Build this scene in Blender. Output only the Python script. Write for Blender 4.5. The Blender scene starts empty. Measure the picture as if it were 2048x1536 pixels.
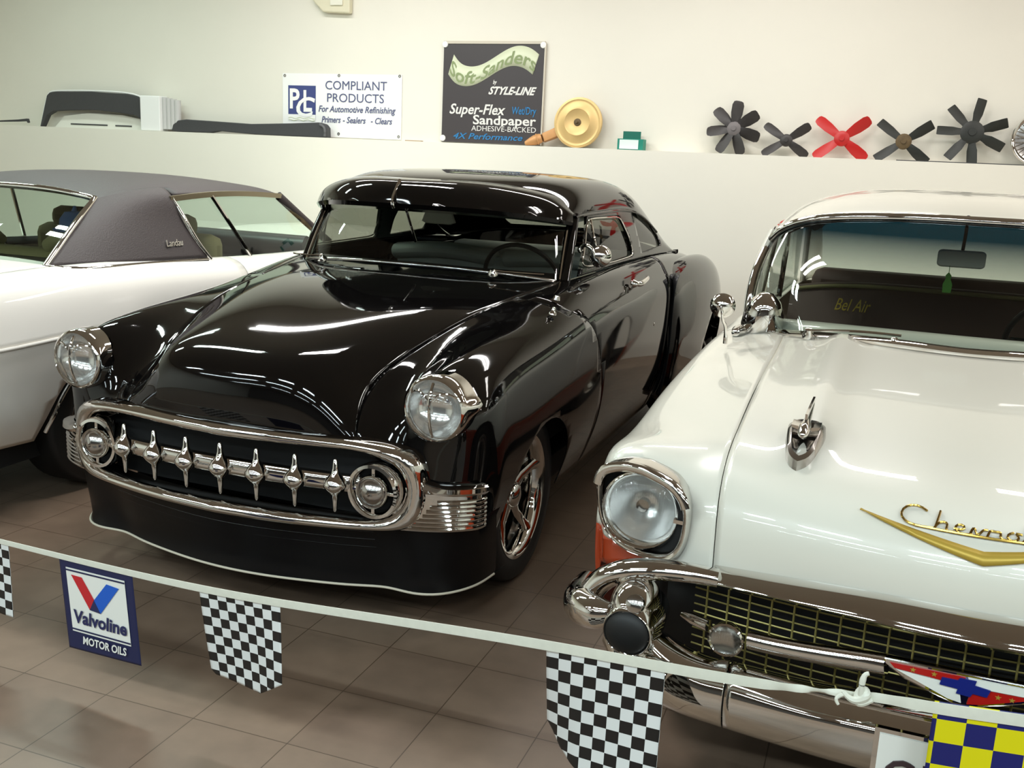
import bpy, bmesh, math, random
import numpy as np
from mathutils import Vector, Matrix
S = bpy.context.scene
COL = S.collection
PI = math.pi
random.seed(7)

# ---------------------------------------------------------------- camera, world, lights, exposure
CAM_H, YAW, PITCH, ROLL, FPX = 1.5676, 0.3432, 0.2176, 0.0453, 2017.8
cam_data = bpy.data.cameras.new('camera')
cam_data.sensor_fit = 'HORIZONTAL'
cam_data.sensor_width = 36.0
cam_data.lens = FPX * 36.0 / 2048.0
cam_data.clip_start = 0.05
cam = bpy.data.objects.new('camera', cam_data)
COL.objects.link(cam)
def _cam_matrix():
    cy, sy = math.cos(YAW), math.sin(YAW)
    fwd, right, up = Vector((-sy, cy, 0)), Vector((cy, sy, 0)), Vector((0, 0, 1))
    f2 = fwd*math.cos(PITCH) - up*math.sin(PITCH)
    u2 = up*math.cos(PITCH) + fwd*math.sin(PITCH)
    r3 = right*math.cos(ROLL) + u2*math.sin(ROLL)
    u3 = -right*math.sin(ROLL) + u2*math.cos(ROLL)
    m = Matrix.Identity(4)
    for i, v in enumerate((r3, u3, -f2)):
        for j in range(3): m[j][i] = v[j]
    m.translation = Vector((0, 0, CAM_H))
    return m
cam.matrix_world = _cam_matrix()
S.camera = cam
S.view_settings.view_transform = 'Standard'
S.view_settings.look = 'None'
S.view_settings.gamma = 1.0
S.view_settings.use_curve_mapping = False
S.view_settings.exposure = 0.32
wd = bpy.data.worlds.new('world'); S.world = wd; wd.use_nodes = True
wd.node_tree.nodes['Background'].inputs[0].default_value = (0.9, 0.95, 1.0, 1)
wd.node_tree.nodes['Background'].inputs[1].default_value = 0.15
S.cycles.max_bounces = 10
S.cycles.transparent_max_bounces = 16
S.cycles.caustics_reflective = False
S.cycles.caustics_refractive = False
S.cycles.sample_clamp_indirect = 4.0

CEIL = 3.7
def tube_light(x, y, L=2.35, w=0.09, power=60, col=(1.0, 0.95, 0.85), z=CEIL-0.09):
    for dx in (-0.075, 0.075):
        ld = bpy.data.lights.new('fluorescent_tube', 'AREA')
        ld.shape = 'RECTANGLE'; ld.size = L; ld.size_y = w*0.8
        ld.energy = power/2; ld.color = col
        o = bpy.data.objects.new('fluorescent_tube', ld); COL.objects.link(o)
        o.location = (x, y+dx, z)
# rows of ceiling tubes running across the room: (y, tube length, spacing, first x, power)
for ly, ln, sp, fx, pw in ((6.6, 2.35, 3.0, -6.9, 35), (4.4, 1.2, 2.1, -6.6, 56), (-0.7, 1.2, 2.1, -6.6, 40), (-2.6, 2.35, 3.0, -6.3, 46), (-5.4, 2.35, 3.0, -6.9, 34)):
    lx = fx
    while lx < 6.6:
        c = (0.80, 0.96, 1.0) if ly < 0 else ((0.82, 1.0, 0.92) if lx < -4 else ((1.0, 0.98, 0.95) if lx < 0 else (1.0, 0.96, 0.90)))
        k = 1.0 if ly < 0 else (0.5 if lx < -5 else (1.05 if lx < -0.5 else 0.63))   # power tuned by position to shape brightness across the wall
        if not (ly == 4.4 and -1 < lx < 1): tube_light(lx, ly, L=ln, power=pw*k, col=c)
        lx += sp

# ---------------------------------------------------------------- materials
def srgb(r, g, b):
    f = lambda c: ((c/255+0.055)/1.055)**2.4 if c/255 > 0.04045 else c/255/12.92
    return (f(r), f(g), f(b), 1.0)
def mat(name, col, rough=0.5, metal=0.0, coat=0.0, spec=0.5, bump=None, noise=None, emit=None):
    m = bpy.data.materials.new(name); m.use_nodes = True
    nt = m.node_tree; b = nt.nodes['Principled BSDF']
    if len(col) == 3: col = (*col, 1)
    b.inputs['Base Color'].default_value = col
    b.inputs['Roughness'].default_value = rough
    b.inputs['Metallic'].default_value = metal
    b.inputs['Coat Weight'].default_value = coat
    b.inputs['Coat Roughness'].default_value = 0.03
    b.inputs['Specular IOR Level'].default_value = spec
    if noise or bump:
        tc = nt.nodes.new('ShaderNodeTexCoord')
        nz = nt.nodes.new('ShaderNodeTexNoise'); nz.inputs['Scale'].default_value = (noise or bump)[0]
        nz.inputs['Detail'].default_value = 5
        nt.links.new(tc.outputs['Object'], nz.inputs['Vector'])
        if noise:
            mx = nt.nodes.new('ShaderNodeMix'); mx.data_type = 'RGBA'
            k = noise[1]
            mx.inputs['A'].default_value = (col[0]*(1-k), col[1]*(1-k), col[2]*(1-k), 1)
            mx.inputs['B'].default_value = (min(col[0]*(1+k), 1), min(col[1]*(1+k), 1), min(col[2]*(1+k), 1), 1)
            nt.links.new(nz.outputs['Fac'], mx.inputs['Factor'])
            nt.links.new(mx.outputs['Result'], b.inputs['Base Color'])
        if bump:
            bp = nt.nodes.new('ShaderNodeBump'); bp.inputs['Strength'].default_value = bump[1]
            bp.inputs['Distance'].default_value = 0.01
            nt.links.new(nz.outputs['Fac'], bp.inputs['Height'])
            nt.links.new(bp.outputs['Normal'], b.inputs['Normal'])
    return m
def glass(name, tint=(0.6, 0.65, 0.6), refl=0.06, grad=None, ribs=None):
    """thin clear sheet: tinted see-through plus a mirror-like surface reflection"""
    m = bpy.data.materials.new(name); m.use_nodes = True
    nt = m.node_tree; nt.nodes.remove(nt.nodes['Principled BSDF'])
    out = nt.nodes['Material Output']
    tr = nt.nodes.new('ShaderNodeBsdfTransparent'); tr.inputs[0].default_value = (*tint, 1)
    gl = nt.nodes.new('ShaderNodeBsdfGlossy'); gl.inputs['Roughness'].default_value = 0.02
    fr = nt.nodes.new('ShaderNodeFresnel'); fr.inputs['IOR'].default_value = 1.5
    ge = nt.nodes.new('ShaderNodeNewGeometry'); io = nt.nodes.new('ShaderNodeMix'); io.data_type = 'FLOAT'
    io.inputs['A'].default_value = 1.5; io.inputs['B'].default_value = 1/1.5      # same surface reflection from either side
    nt.links.new(ge.outputs['Backfacing'], io.inputs['Factor']); nt.links.new(io.outputs['Result'], fr.inputs['IOR'])
    mx = nt.nodes.new('ShaderNodeMixShader')
    nt.links.new(fr.outputs[0], mx.inputs[0]); nt.links.new(tr.outputs[0], mx.inputs[1]); nt.links.new(gl.outputs[0], mx.inputs[2])
    nt.links.new(mx.outputs[0], out.inputs[0])
    if grad:  # coloured sun-shade band at the top of a windscreen (object z)
        z0, z1, c = grad
        tc = nt.nodes.new('ShaderNodeTexCoord'); sp = nt.nodes.new('ShaderNodeSeparateXYZ')
        mr = nt.nodes.new('ShaderNodeMapRange'); mr.inputs[1].default_value = z0; mr.inputs[2].default_value = z1
        cm = nt.nodes.new('ShaderNodeMix'); cm.data_type = 'RGBA'
        cm.inputs['A'].default_value = (*tint, 1); cm.inputs['B'].default_value = (*c, 1)
        nt.links.new(tc.outputs['Object'], sp.inputs[0]); nt.links.new(sp.outputs['Z'], mr.inputs[0])
        nt.links.new(mr.outputs[0], cm.inputs['Factor']); nt.links.new(cm.outputs['Result'], tr.inputs[0])
    if ribs:
        tc = nt.nodes.new('ShaderNodeTexCoord'); wv = nt.nodes.new('ShaderNodeTexWave')
        wv.inputs['Scale'].default_value = ribs; wv.bands_direction = 'X'; wv.inputs['Distortion'].default_value = 1.0
        bu = nt.nodes.new('ShaderNodeBump'); bu.inputs['Strength'].default_value = 0.5; bu.inputs['Distance'].default_value = 0.006
        nt.links.new(tc.outputs['Object'], wv.inputs[0]); nt.links.new(wv.outputs['Fac'], bu.inputs['Height'])
        nt.links.new(bu.outputs[0], gl.inputs['Normal'])
    return m
M = {}
M['black'] = mat('black_paint', (0.0030, 0.0026, 0.0026), 0.045, coat=0.0, spec=0.55)
M['chrome'] = mat('chrome', (0.78, 0.76, 0.73), 0.04, metal=1.0)
M['chrome_dark'] = mat('aged_chrome', (0.5, 0.48, 0.46), 0.16, metal=1.0)
M['white'] = mat('ivory_paint', srgb(229, 225, 212), 0.3, coat=0.8)
M['white_l'] = mat('white_paint', srgb(247, 243, 235), 0.35, coat=0.6)
M['vinyl'] = mat('black_vinyl', srgb(58, 50, 50), 0.55, bump=(160, 0.25))
M['rubber'] = mat('rubber', (0.006, 0.006, 0.006), 0.55)
M['dark'] = mat('dark_void', (0.004, 0.004, 0.004), 0.8)
M['satin'] = mat('satin_black', (0.008, 0.008, 0.009), 0.4)
M['reflector'] = mat('lamp_reflector', (0.86, 0.86, 0.85), 0.22, metal=0.8)
M['gold'] = mat('gold_trim', srgb(190, 160, 66), 0.42, metal=0.35)
M['gold_dk'] = mat('gold_script', srgb(170, 140, 70), 0.2, metal=1.0)
M['amber'] = mat('orange_paint', srgb(172, 60, 24), 0.25, coat=0.7)
M['red'] = mat('red_enamel', srgb(176, 24, 22), 0.3)
M['white_e'] = mat('white_enamel', srgb(235, 235, 228), 0.35)
M['blue'] = mat('blue_enamel', srgb(20, 34, 120), 0.35)
M['seat_grey'] = mat('grey_upholstery', srgb(200, 206, 202), 0.8)
M['seat_brown'] = mat('brown_upholstery', srgb(66, 44, 36), 0.7)
M['seat_tan'] = mat('olive_upholstery', srgb(120, 112, 72), 0.8)
M['reflector_open'] = mat('bright_reflector', (0.86, 0.86, 0.85), 0.14, metal=0.8)
M['glass_head'] = glass('lamp_glass', (0.97, 0.98, 0.97), ribs=60)
M['glass_clear'] = glass('lamp_dome_glass', (0.97, 0.97, 0.96))
M['ws53'] = glass('tinted_glass', (0.62, 0.65, 0.61))
M['side53'] = glass('dark_glass', (0.34, 0.35, 0.31))
M['ws57'] = glass('shaded_windscreen', (0.70, 0.74, 0.70), grad=(1.235, 1.365, (0.004, 0.035, 0.06)))
M['glassL'] = glass('green_glass', (0.84, 0.92, 0.87))

# ---------------------------------------------------------------- geometry helpers
def A(*p): return np.array(p, float)
def natural(P, t, tt):
    """natural cubic spline through P (n,d) at knots t, sampled at tt"""
    P = np.asarray(P, float); n = len(P)
    if n == 2:
        u = ((tt-t[0])/(t[1]-t[0]))[:, None]; return P[0]*(1-u)+P[1]*u
    h = np.diff(t); m = np.zeros_like(P)
    a = np.zeros((n, n)); r = np.zeros_like(P); a[0, 0] = a[-1, -1] = 1
    for i in range(1, n-1):
        a[i, i-1] = h[i-1]; a[i, i] = 2*(h[i-1]+h[i]); a[i, i+1] = h[i]
        r[i] = 6*((P[i+1]-P[i])/h[i]-(P[i]-P[i-1])/h[i-1])
    m = np.linalg.solve(a, r)
    k = np.clip(np.searchsorted(t, tt, 'right')-1, 0, n-2)
    hk = h[k][:, None]; d1 = (tt-t[k])[:, None]; d2 = (t[k+1]-tt)[:, None]
    return m[k]*d2**3/(6*hk)+m[k+1]*d1**3/(6*hk)+(P[k]/hk-m[k]*hk/6)*d2+(P[k+1]/hk-m[k+1]*hk/6)*d1
def knots(P, pw=0.6):
    d = np.linalg.norm(np.diff(np.asarray(P, float), axis=0), axis=-1)
    return np.concatenate([[0], np.cumsum(np.maximum(d, 1e-4)**pw)])
def spl(P, n=40):
    """n points along a smooth curve through P, evenly spaced"""
    P = np.asarray(P, float); t = knots(P)
    q = natural(P, t, np.linspace(t[0], t[-1], max(200, 4*n)))
    s = np.concatenate([[0], np.cumsum(np.linalg.norm(np.diff(q, axis=0), axis=1))])
    g = np.linspace(0, s[-1], n)
    return np.stack([np.interp(g, s, q[:, i]) for i in range(q.shape[1])], -1)
def surf(rails, nu, nv, lin=False):
    """smooth sheet through rails[i][j]; nu samples per rail gap, nv per station gap"""
    G = np.asarray(rails, float); m, n = G.shape[:2]
    tv = np.mean([knots(G[i]) for i in range(m)], axis=0)
    tu = np.mean([knots(G[:, j]) for j in range(n)], axis=0)
    vv = np.concatenate([np.linspace(tv[j], tv[j+1], nv, endpoint=False) for j in range(n-1)]+[[tv[-1]]])
    uu = np.concatenate([np.linspace(tu[i], tu[i+1], nu, endpoint=False) for i in range(m-1)]+[[tu[-1]]])
    R = np.stack([natural(G[i], tv, vv) for i in range(m)])
    if lin:
        return np.stack([np.stack([np.interp(uu, tu, R[:, j, k]) for k in range(3)], -1) for j in range(R.shape[1])], 1)
    return np.stack([natural(R[:, j], tu, uu) for j in range(R.shape[1])], 1)
def grid(P, flip=False, cu=False, cv=False):
    """quads over an (a,b,3) array"""
    a, b = P.shape[:2]; V = [tuple(p) for p in P.reshape(-1, 3)]; F = []
    for i in range(a if cu else a-1):
        for j in range(b if cv else b-1):
            i2, j2 = (i+1) % a, (j+1) % b
            f = (i*b+j, i2*b+j, i2*b+j2, i*b+j2)
            F.append(f[::-1] if flip else f)
    return V, F
def clip(VF, fn):
    """keep the part of the sheet where fn(p) >= 0"""
    V, F = VF; V = [tuple(v) for v in V]; s = [fn(v) for v in V]; cache = {}; out = []
    def cut(i, j):
        k = (min(i, j), max(i, j))
        if k not in cache:
            t = s[i]/(s[i]-s[j]); V.append(tuple(V[i][q]+(V[j][q]-V[i][q])*t for q in range(3))); cache[k] = len(V)-1
        return cache[k]
    for f in F:
        if all(s[i] >= 0 for i in f): out.append(f); continue
        if all(s[i] < 0 for i in f): continue
        g = []
        for a, b in zip(f, f[1:]+f[:1]):
            if s[a] >= 0: g.append(a)
            if (s[a] >= 0) != (s[b] >= 0): g.append(cut(a, b))
        if len(g) >= 3: out.append(tuple(g))
    used = sorted({i for f in out for i in f}); mp = {o: n for n, o in enumerate(used)}
    return [V[i] for i in used], [tuple(mp[i] for i in f) for f in out]
def mirror(VF):
    V, F = VF; n = len(V)
    return list(V)+[(-x, y, z) for x, y, z in V], list(F)+[tuple(i+n for i in f[::-1]) for f in F]
def flipx(VF):
    V, F = VF; return [(-x, y, z) for x, y, z in V], [f[::-1] for f in F]
def rev(VF): return VF[0], [tuple(f[::-1]) for f in VF[1]]
def join(*parts):
    V, F = [], []
    for v, f in parts:
        n = len(V); V += list(v); F += [tuple(i+n for i in q) for q in f]
    return V, F
def frames(P, up=(0, 0, 1), closed=False):
    P = np.asarray(P, float); n = len(P)
    T = np.roll(P, -1, 0)-np.roll(P, 1, 0)
    if not closed: T[0] = P[1]-P[0]; T[-1] = P[-1]-P[-2]
    T /= np.linalg.norm(T, axis=1)[:, None]+1e-12
    up = np.broadcast_to(np.asarray(up, float), T.shape)
    Sd = np.cross(T, up); l = np.linalg.norm(Sd, axis=1)[:, None]
    Sd = np.where(l < 1e-4, np.array([1., 0, 0]), Sd/(l+1e-12)); U = np.cross(Sd, T)
    return T, Sd, U
def sweep(P, prof, up=(0, 0, 1), closed=False, scale=None, caps=True):
    """sweep a closed 2-D outline (side, up) along P"""
    P = np.asarray(P, float); T, Sd, U = frames(P, up, closed); n = len(P); k = len(prof)
    sc = np.ones(n) if scale is None else np.asarray(scale, float)
    pr = np.asarray(prof, float)
    X = P[:, None]+(Sd[:, None]*pr[None, :, :1]+U[:, None]*pr[None, :, 1:])*sc[:, None, None]
    V, F = grid(X, cu=closed, cv=True)
    if caps and not closed: F += [tuple(range(k)), tuple((n-1)*k+i for i in range(k))[::-1]]
    return V, F
def circ(r, n=12, ry=None): return [(r*math.cos(2*PI*i/n), (ry or r)*math.sin(2*PI*i/n)) for i in range(n)]
def tube(P, r, n=10, closed=False, smooth=None, up=(0, 0, 1)):
    if smooth: P = spl(P, smooth)
    P = np.asarray(P, float)
    sc = None
    if not np.isscalar(r):
        sc = np.interp(np.linspace(0, 1, len(P)), np.linspace(0, 1, len(r)), r); r = 1.0
    return sweep(P, circ(r, n), up, closed, sc)
def lathe(prof, o=(0, 0, 0), ax=(0, -1, 0), n=32, closed=False):
    """turn (radius, height) about axis ax through o"""
    ax = np.asarray(ax, float); ax /= np.linalg.norm(ax)
    e1 = np.cross(ax, (0, 0, 1.)); e1 = A(1, 0, 0) if np.linalg.norm(e1) < 1e-6 else e1/np.linalg.norm(e1)
    e2 = np.cross(ax, e1); pr = np.asarray(prof, float)
    a = np.linspace(0, 2*PI, n, endpoint=False)
    X = np.asarray(o, float)+pr[:, None, 1:]*ax+pr[:, None, :1]*(np.cos(a)[None, :, None]*e1+np.sin(a)[None, :, None]*e2)
    return grid(X, cu=closed, cv=True)
def box(c, s, rot=None):
    c = np.asarray(c, float); h = np.asarray(s, float)/2
    V = [np.array([x, y, z])*h for x in (-1, 1) for y in (-1, 1) for z in (-1, 1)]
    if rot is not None: V = [np.array(rot @ Vector(v)) for v in V]
    return [tuple(v+c) for v in V], [(0, 1, 3, 2), (4, 6, 7, 5), (0, 4, 5, 1), (2, 3, 7, 6), (0, 2, 6, 4), (1, 5, 7, 3)]
def prism(poly, y0, y1):
    """extrude an (x,z) outline between two depths"""
    n = len(poly)
    V = [(x, y0, z) for x, z in poly]+[(x, y1, z) for x, z in poly]
    return V, [tuple(range(n)), tuple(range(n, 2*n))[::-1]]+[(i, i+n, (i+1) % n+n, (i+1) % n) for i in range(n)]
def xf(VF, m):
    return [tuple(m @ Vector(v)) for v in VF[0]], VF[1]

def obj(name, VF, m, parent=None, smooth=True, angle=40, thick=0, bevel=0, fix=True):
    V, F = VF
    me = bpy.data.meshes.new(name); me.from_pydata([tuple(map(float, v)) for v in V], [], [tuple(f) for f in F])
    bm = bmesh.new(); bm.from_mesh(me)
    bmesh.ops.remove_doubles(bm, verts=bm.verts, dist=2e-5)
    if fix: bmesh.ops.recalc_face_normals(bm, faces=bm.faces)
    if smooth:
        for f in bm.faces: f.smooth = True
    bm.to_mesh(me); bm.free()
    if smooth: me.set_sharp_from_angle(angle=math.radians(angle))
    me.materials.append(m)
    o = bpy.data.objects.new(name, me); COL.objects.link(o)
    if parent: o.parent = parent
    if bevel:
        b = o.modifiers.new('bevel', 'BEVEL'); b.width = bevel; b.segments = 2; b.limit_method = 'ANGLE'
    if thick:
        s = o.modifiers.new('solid', 'SOLIDIFY'); s.thickness = abs(thick); s.offset = -1 if thick > 0 else 1
    return o
def thing(name, label, cat, loc=(0, 0, 0), rz=0.0, group=None):
    o = bpy.data.objects.new(name, None); COL.objects.link(o); o.empty_display_size = 0.1
    o.location = loc; o.rotation_euler = (0, 0, rz); tag(o, label, cat, group); return o
def tag(o, label, cat, group=None):
    o['label'] = label; o['category'] = cat
    if group: o['group'] = group
    return o
def struct(name, VF, m, **k):
    o = obj(name, VF, m, smooth=False, **k); o['kind'] = 'structure'; return o
def text(name, s, size, m, parent, loc, rot=(PI/2, 0, 0), shear=0, bold=0.0, ext=0.002, align='CENTER', sx=1.0, width=None):
    """lettering turned into a mesh"""
    cu = bpy.data.curves.new(name, 'FONT'); cu.body = s; cu.size = size; cu.shear = shear
    cu.offset = bold; cu.extrude = ext; cu.align_x = align; cu.resolution_u = 3
    t = bpy.data.objects.new(name+'_src', cu); COL.objects.link(t)
    dg = bpy.context.evaluated_depsgraph_get(); dg.update()
    me = bpy.data.meshes.new_from_object(t.evaluated_get(dg))
    bpy.data.objects.remove(t)
    if width:
        xs = [v.co.x for v in me.vertices]; sx = width/(max(xs)-min(xs))
    for v in me.vertices: v.co.x *= sx
    me.materials.clear(); me.materials.append(m)
    o = bpy.data.objects.new(name, me); COL.objects.link(o)
    o.parent = parent; o.location = loc; o.rotation_euler = rot
    return o
# ---------------------------------------------------------------- the room
WALL_Y, LEDGE_Y, LEDGE_Z = 8.05, 7.85, 1.690
M['wall'] = mat('cream_wall', srgb(233, 229, 217), 0.85, noise=(3.0, 0.02), bump=(40, 0.05))
M['ceiling'] = mat('ceiling_white', srgb(150, 140, 130), 0.9)
M['wall_back'] = mat('wall_behind', srgb(92, 86, 82), 0.9)
def floor_material():
    m = mat('floor_tiles', srgb(128, 104, 88), 0.34, spec=0.35)
    nt = m.node_tree; b = nt.nodes['Principled BSDF']
    tc = nt.nodes.new('ShaderNodeTexCoord'); mp = nt.nodes.new('ShaderNodeMapping')
    T = 0.3048
    mp.inputs['Location'].default_value = (0.748/T, -2.425/T, 0); mp.inputs['Scale'].default_value = (1/T, 1/T, 1)
    br = nt.nodes.new('ShaderNodeTexBrick'); br.offset = 0.0; br.squash = 1.0
    br.inputs['Scale'].default_value = 1.0; br.inputs['Brick Width'].default_value = 1.0; br.inputs['Row Height'].default_value = 1.0
    br.inputs['Mortar Size'].default_value = 0.006; br.inputs['Mortar Smooth'].default_value = 0.2; br.inputs['Bias'].default_value = 0
    br.inputs['Color1'].default_value = srgb(124, 104, 88); br.inputs['Color2'].default_value = srgb(129, 109, 92)
    br.inputs['Mortar'].default_value = srgb(84, 68, 54)
    nz = nt.nodes.new('ShaderNodeTexNoise'); nz.inputs['Scale'].default_value = 9; nz.inputs['Detail'].default_value = 6
    mx = nt.nodes.new('ShaderNodeMix'); mx.data_type = 'RGBA'; mx.blend_type = 'OVERLAY'; mx.inputs['Factor'].default_value = 0.25
    nt.links.new(tc.outputs['Object'], mp.inputs[0]); nt.links.new(mp.outputs[0], br.inputs[0])
    nt.links.new(tc.outputs['Object'], nz.inputs[0])
    nt.links.new(br.outputs['Color'], mx.inputs['A']); nt.links.new(nz.outputs['Fac'], mx.inputs['B'])
    nt.links.new(mx.outputs['Result'], b.inputs['Base Color'])
    return m
X0, X1, Y0 = -9.0, 8.0, -9.0
struct('floor', box(((X0+X1)/2, (Y0+WALL_Y)/2, -0.05), (X1-X0+0.4, WALL_Y-Y0+0.4, 0.1)), floor_material())
struct('ceiling', box(((X0+X1)/2, (Y0+WALL_Y)/2, CEIL+0.05), (X1-X0+0.4, WALL_Y-Y0+0.4, 0.1)), M['ceiling'])
struct('wall_rear', box(((X0+X1)/2, WALL_Y+0.1, CEIL/2), (X1-X0+0.4, 0.2, CEIL)), M['wall'])
struct('wall_lower', box(((X0+X1)/2, (LEDGE_Y+WALL_Y)/2, LEDGE_Z/2), (X1-X0, WALL_Y-LEDGE_Y, LEDGE_Z)), M['wall'])
struct('wall_left', box((X0-0.1, (Y0+WALL_Y)/2, CEIL/2), (0.2, WALL_Y-Y0, CEIL)), M['wall'])
struct('wall_right', box((X1+0.1, (Y0+WALL_Y)/2, CEIL/2), (0.2, WALL_Y-Y0, CEIL)), M['wall'])
struct('wall_front', box(((X0+X1)/2, Y0-0.1, CEIL/2), (X1-X0+0.4, 0.2, CEIL)), M['wall_back'])
# ---------------------------------------------------------------- helper: signed distance to an outline, + inside
def sd(poly, r=0.0):
    P = np.asarray(poly, float); Q = np.roll(P, -1, 0)
    def f(a, b):
        p = np.array([a, b]); e = Q-P; w = p-P
        t = np.clip((w*e).sum(1)/((e*e).sum(1)+1e-12), 0, 1)[:, None]
        d = np.sqrt(((w-e*t)**2).sum(1).min())
        c = ((P[:, 1] > b) != (Q[:, 1] > b))
        xi = P[:, 0]+(b-P[:, 1])*(Q[:, 0]-P[:, 0])/np.where(Q[:, 1] == P[:, 1], 1e-9, Q[:, 1]-P[:, 1])
        ins = np.count_nonzero(c & (a < xi)) % 2
        return (d if ins else -d)+r
    return f
def wheel(parent, x, y, z, R, rim, side, m_rim, spokes=5, width=0.2, hub=0.05, style='spoke'):
    """tyre + rim (+ hub cap) facing +x (side 1) or -x"""
    ax = (side, 0, 0); w = width
    w_o = thing_part('wheel', parent, (x, y, z))
    prof = [(rim-0.01, -w), (R*0.93, -w), (R, -w+0.03), (R, -0.035), (R*0.985, -0.012), (R*0.94, 0.004), (rim+0.03, 0.006), (rim+0.005, -0.004), (rim-0.012, -0.012)]
    obj('tire', lathe(prof, (0, 0, 0), ax, 48), M['rubber'], w_o, angle=50)
    rp = [(rim-0.02, -w+0.01), (rim-0.03, -0.06), (rim-0.022, -0.02), (rim-0.008, -0.004), (rim+0.006, 0.0), (rim+0.008, -0.006), (rim-0.004, -0.02)]
    ro = obj('rim', lathe(rp, (0, 0, 0), ax, 48), m_rim, w_o, angle=60)
    if style == 'spoke':
        for k in range(spokes):
            a = 2*PI*k/spokes+0.35
            L = []
            for r, ww, dd, th in ((0.03, 0.034, -0.050, 0.03), (rim*0.5, 0.022, -0.055, 0.024), (rim*0.85, 0.020, -0.035, 0.02), (rim-0.012, 0.03, -0.018, 0.02)):
                c = A(dd*side, r*math.cos(a), r*math.sin(a)); t = A(0, -math.sin(a), math.cos(a))
                L.append([c+t*ww, c+t*ww*0.5+A(0.008*side, 0, 0), c-t*ww*0.5+A(0.008*side, 0, 0), c-t*ww, c-t*ww-A(th*side, 0, 0), c+t*ww-A(th*side, 0, 0)])
            obj('spoke', grid(np.array(L), cv=True), m_rim, w_o, angle=50)
        obj('brake_disc', lathe([(0.0, -0.10), (rim*0.72, -0.10), (rim*0.72, -0.115), (0, -0.115)], (0, 0, 0), ax, 32), M['chrome_dark'], w_o)
    else:
        obj('wheel_disc', lathe([(rim, -0.012), (rim*0.8, 0.006), (rim*0.62, -0.02), (rim*0.3, -0.01), (0.0, 0.006)], (0, 0, 0), ax, 40), m_rim, w_o)
    obj('hub_cap', lathe([(hub, -0.06), (hub, -0.036), (hub*0.8, -0.024), (hub*0.3, -0.016), (0, -0.015)], (0, 0, 0), ax, 24), m_rim, w_o)
    return w_o
def thing_part(name, parent, loc=(0, 0, 0), rot=(0, 0, 0)):
    o = bpy.data.objects.new(name, None); COL.objects.link(o); o.empty_display_size = 0.05
    o.parent = parent; o.location = loc; o.rotation_euler = rot
    return o

M['bright_edge'] = mat('bright_edge', srgb(214, 206, 186), .3)
M['mirror_back'] = mat('mirror_back', srgb(206, 206, 200), .3, metal=.2)  # pale satin stands in for lights mirrored in the chrome back
M['apron'] = mat('satin_apron', (0.004, 0.004, 0.0045), .25, spec=.25)
# ================================================================ black custom coupe
K = thing('custom_coupe', 'glossy black chopped two-door coupe with chrome teeth across its grille', 'car', (-1.9494, 3.4716, 0), -0.0209)
# --- master sheet of hood, wing tops and flanks: rails run nose to tail
r0 = [(0,-.765,.672),(0,-.778,.73),(0,-.774,.81),(0,-.735,.886),(0,-.61,.941),(0,-.20,1.022),(0,.2,1.070),(0,.70,1.09)]
r1 = [(.2,-.758,.672),(.2,-.769,.73),(.2,-.764,.81),(.2,-.722,.886),(.205,-.595,.940),(.22,-.2,1.020),(.25,.2,1.066),(.28,.7,1.086)]
r2 = [(.345,-.738,.665),(.34,-.741,.72),(.335,-.726,.79),(.33,-.672,.862),(.335,-.55,.922),(.375,-.18,1.006),(.42,.2,1.054),(.48,.7,1.080)]
r3 = [(.465,-.712,.650),(.455,-.690,.70),(.44,-.640,.76),(.432,-.565,.815),(.45,-.46,.873),(.525,-.11,.978),(.585,.25,1.030),(.665,.70,1.072)]
r4 = [(.575,-.690,.60),(.565,-.665,.66),(.552,-.630,.725),(.552,-.575,.79),(.575,-.43,.888),(.63,-.08,.972),(.68,.25,1.012),(.745,.7,1.060)]
r5 = [(.70,-.665,.545),(.70,-.655,.63),(.70,-.645,.74),(.70,-.605,.855),(.705,-.43,.930),(.735,-.05,.962),(.765,.27,.985),(.80,.7,1.020)]
r6 = [(.80,-.605,.525),(.805,-.60,.62),(.81,-.60,.72),(.815,-.565,.805),(.812,-.40,.872),(.825,-.03,.908),(.84,.29,.935),(.852,.7,.965)]
r7 = [(.838,-.53,.51),(.845,-.525,.60),(.852,-.52,.68),(.858,-.485,.745),(.856,-.34,.785),(.862,0,.805),(.868,.31,.820),(.872,.7,.835)]
r8 = [(.845,-.48,.49),(.855,-.47,.54),(.862,-.46,.59),(.866,-.43,.63),(.868,-.30,.645),(.870,.02,.65),(.872,.33,.655),(.874,.7,.66)]
r9 = [(.84,-.46,.42),(.845,-.45,.44),(.85,-.44,.46),(.852,-.41,.475),(.852,-.28,.475),(.853,.03,.475),(.853,.34,.475),(.852,.7,.475)]
r10 = [(.80,-.45,.30),(.80,-.44,.30),(.80,-.43,.29),(.80,-.40,.285),(.80,-.27,.28),(.795,.04,.28),(.79,.35,.28),(.785,.7,.275)]
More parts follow.
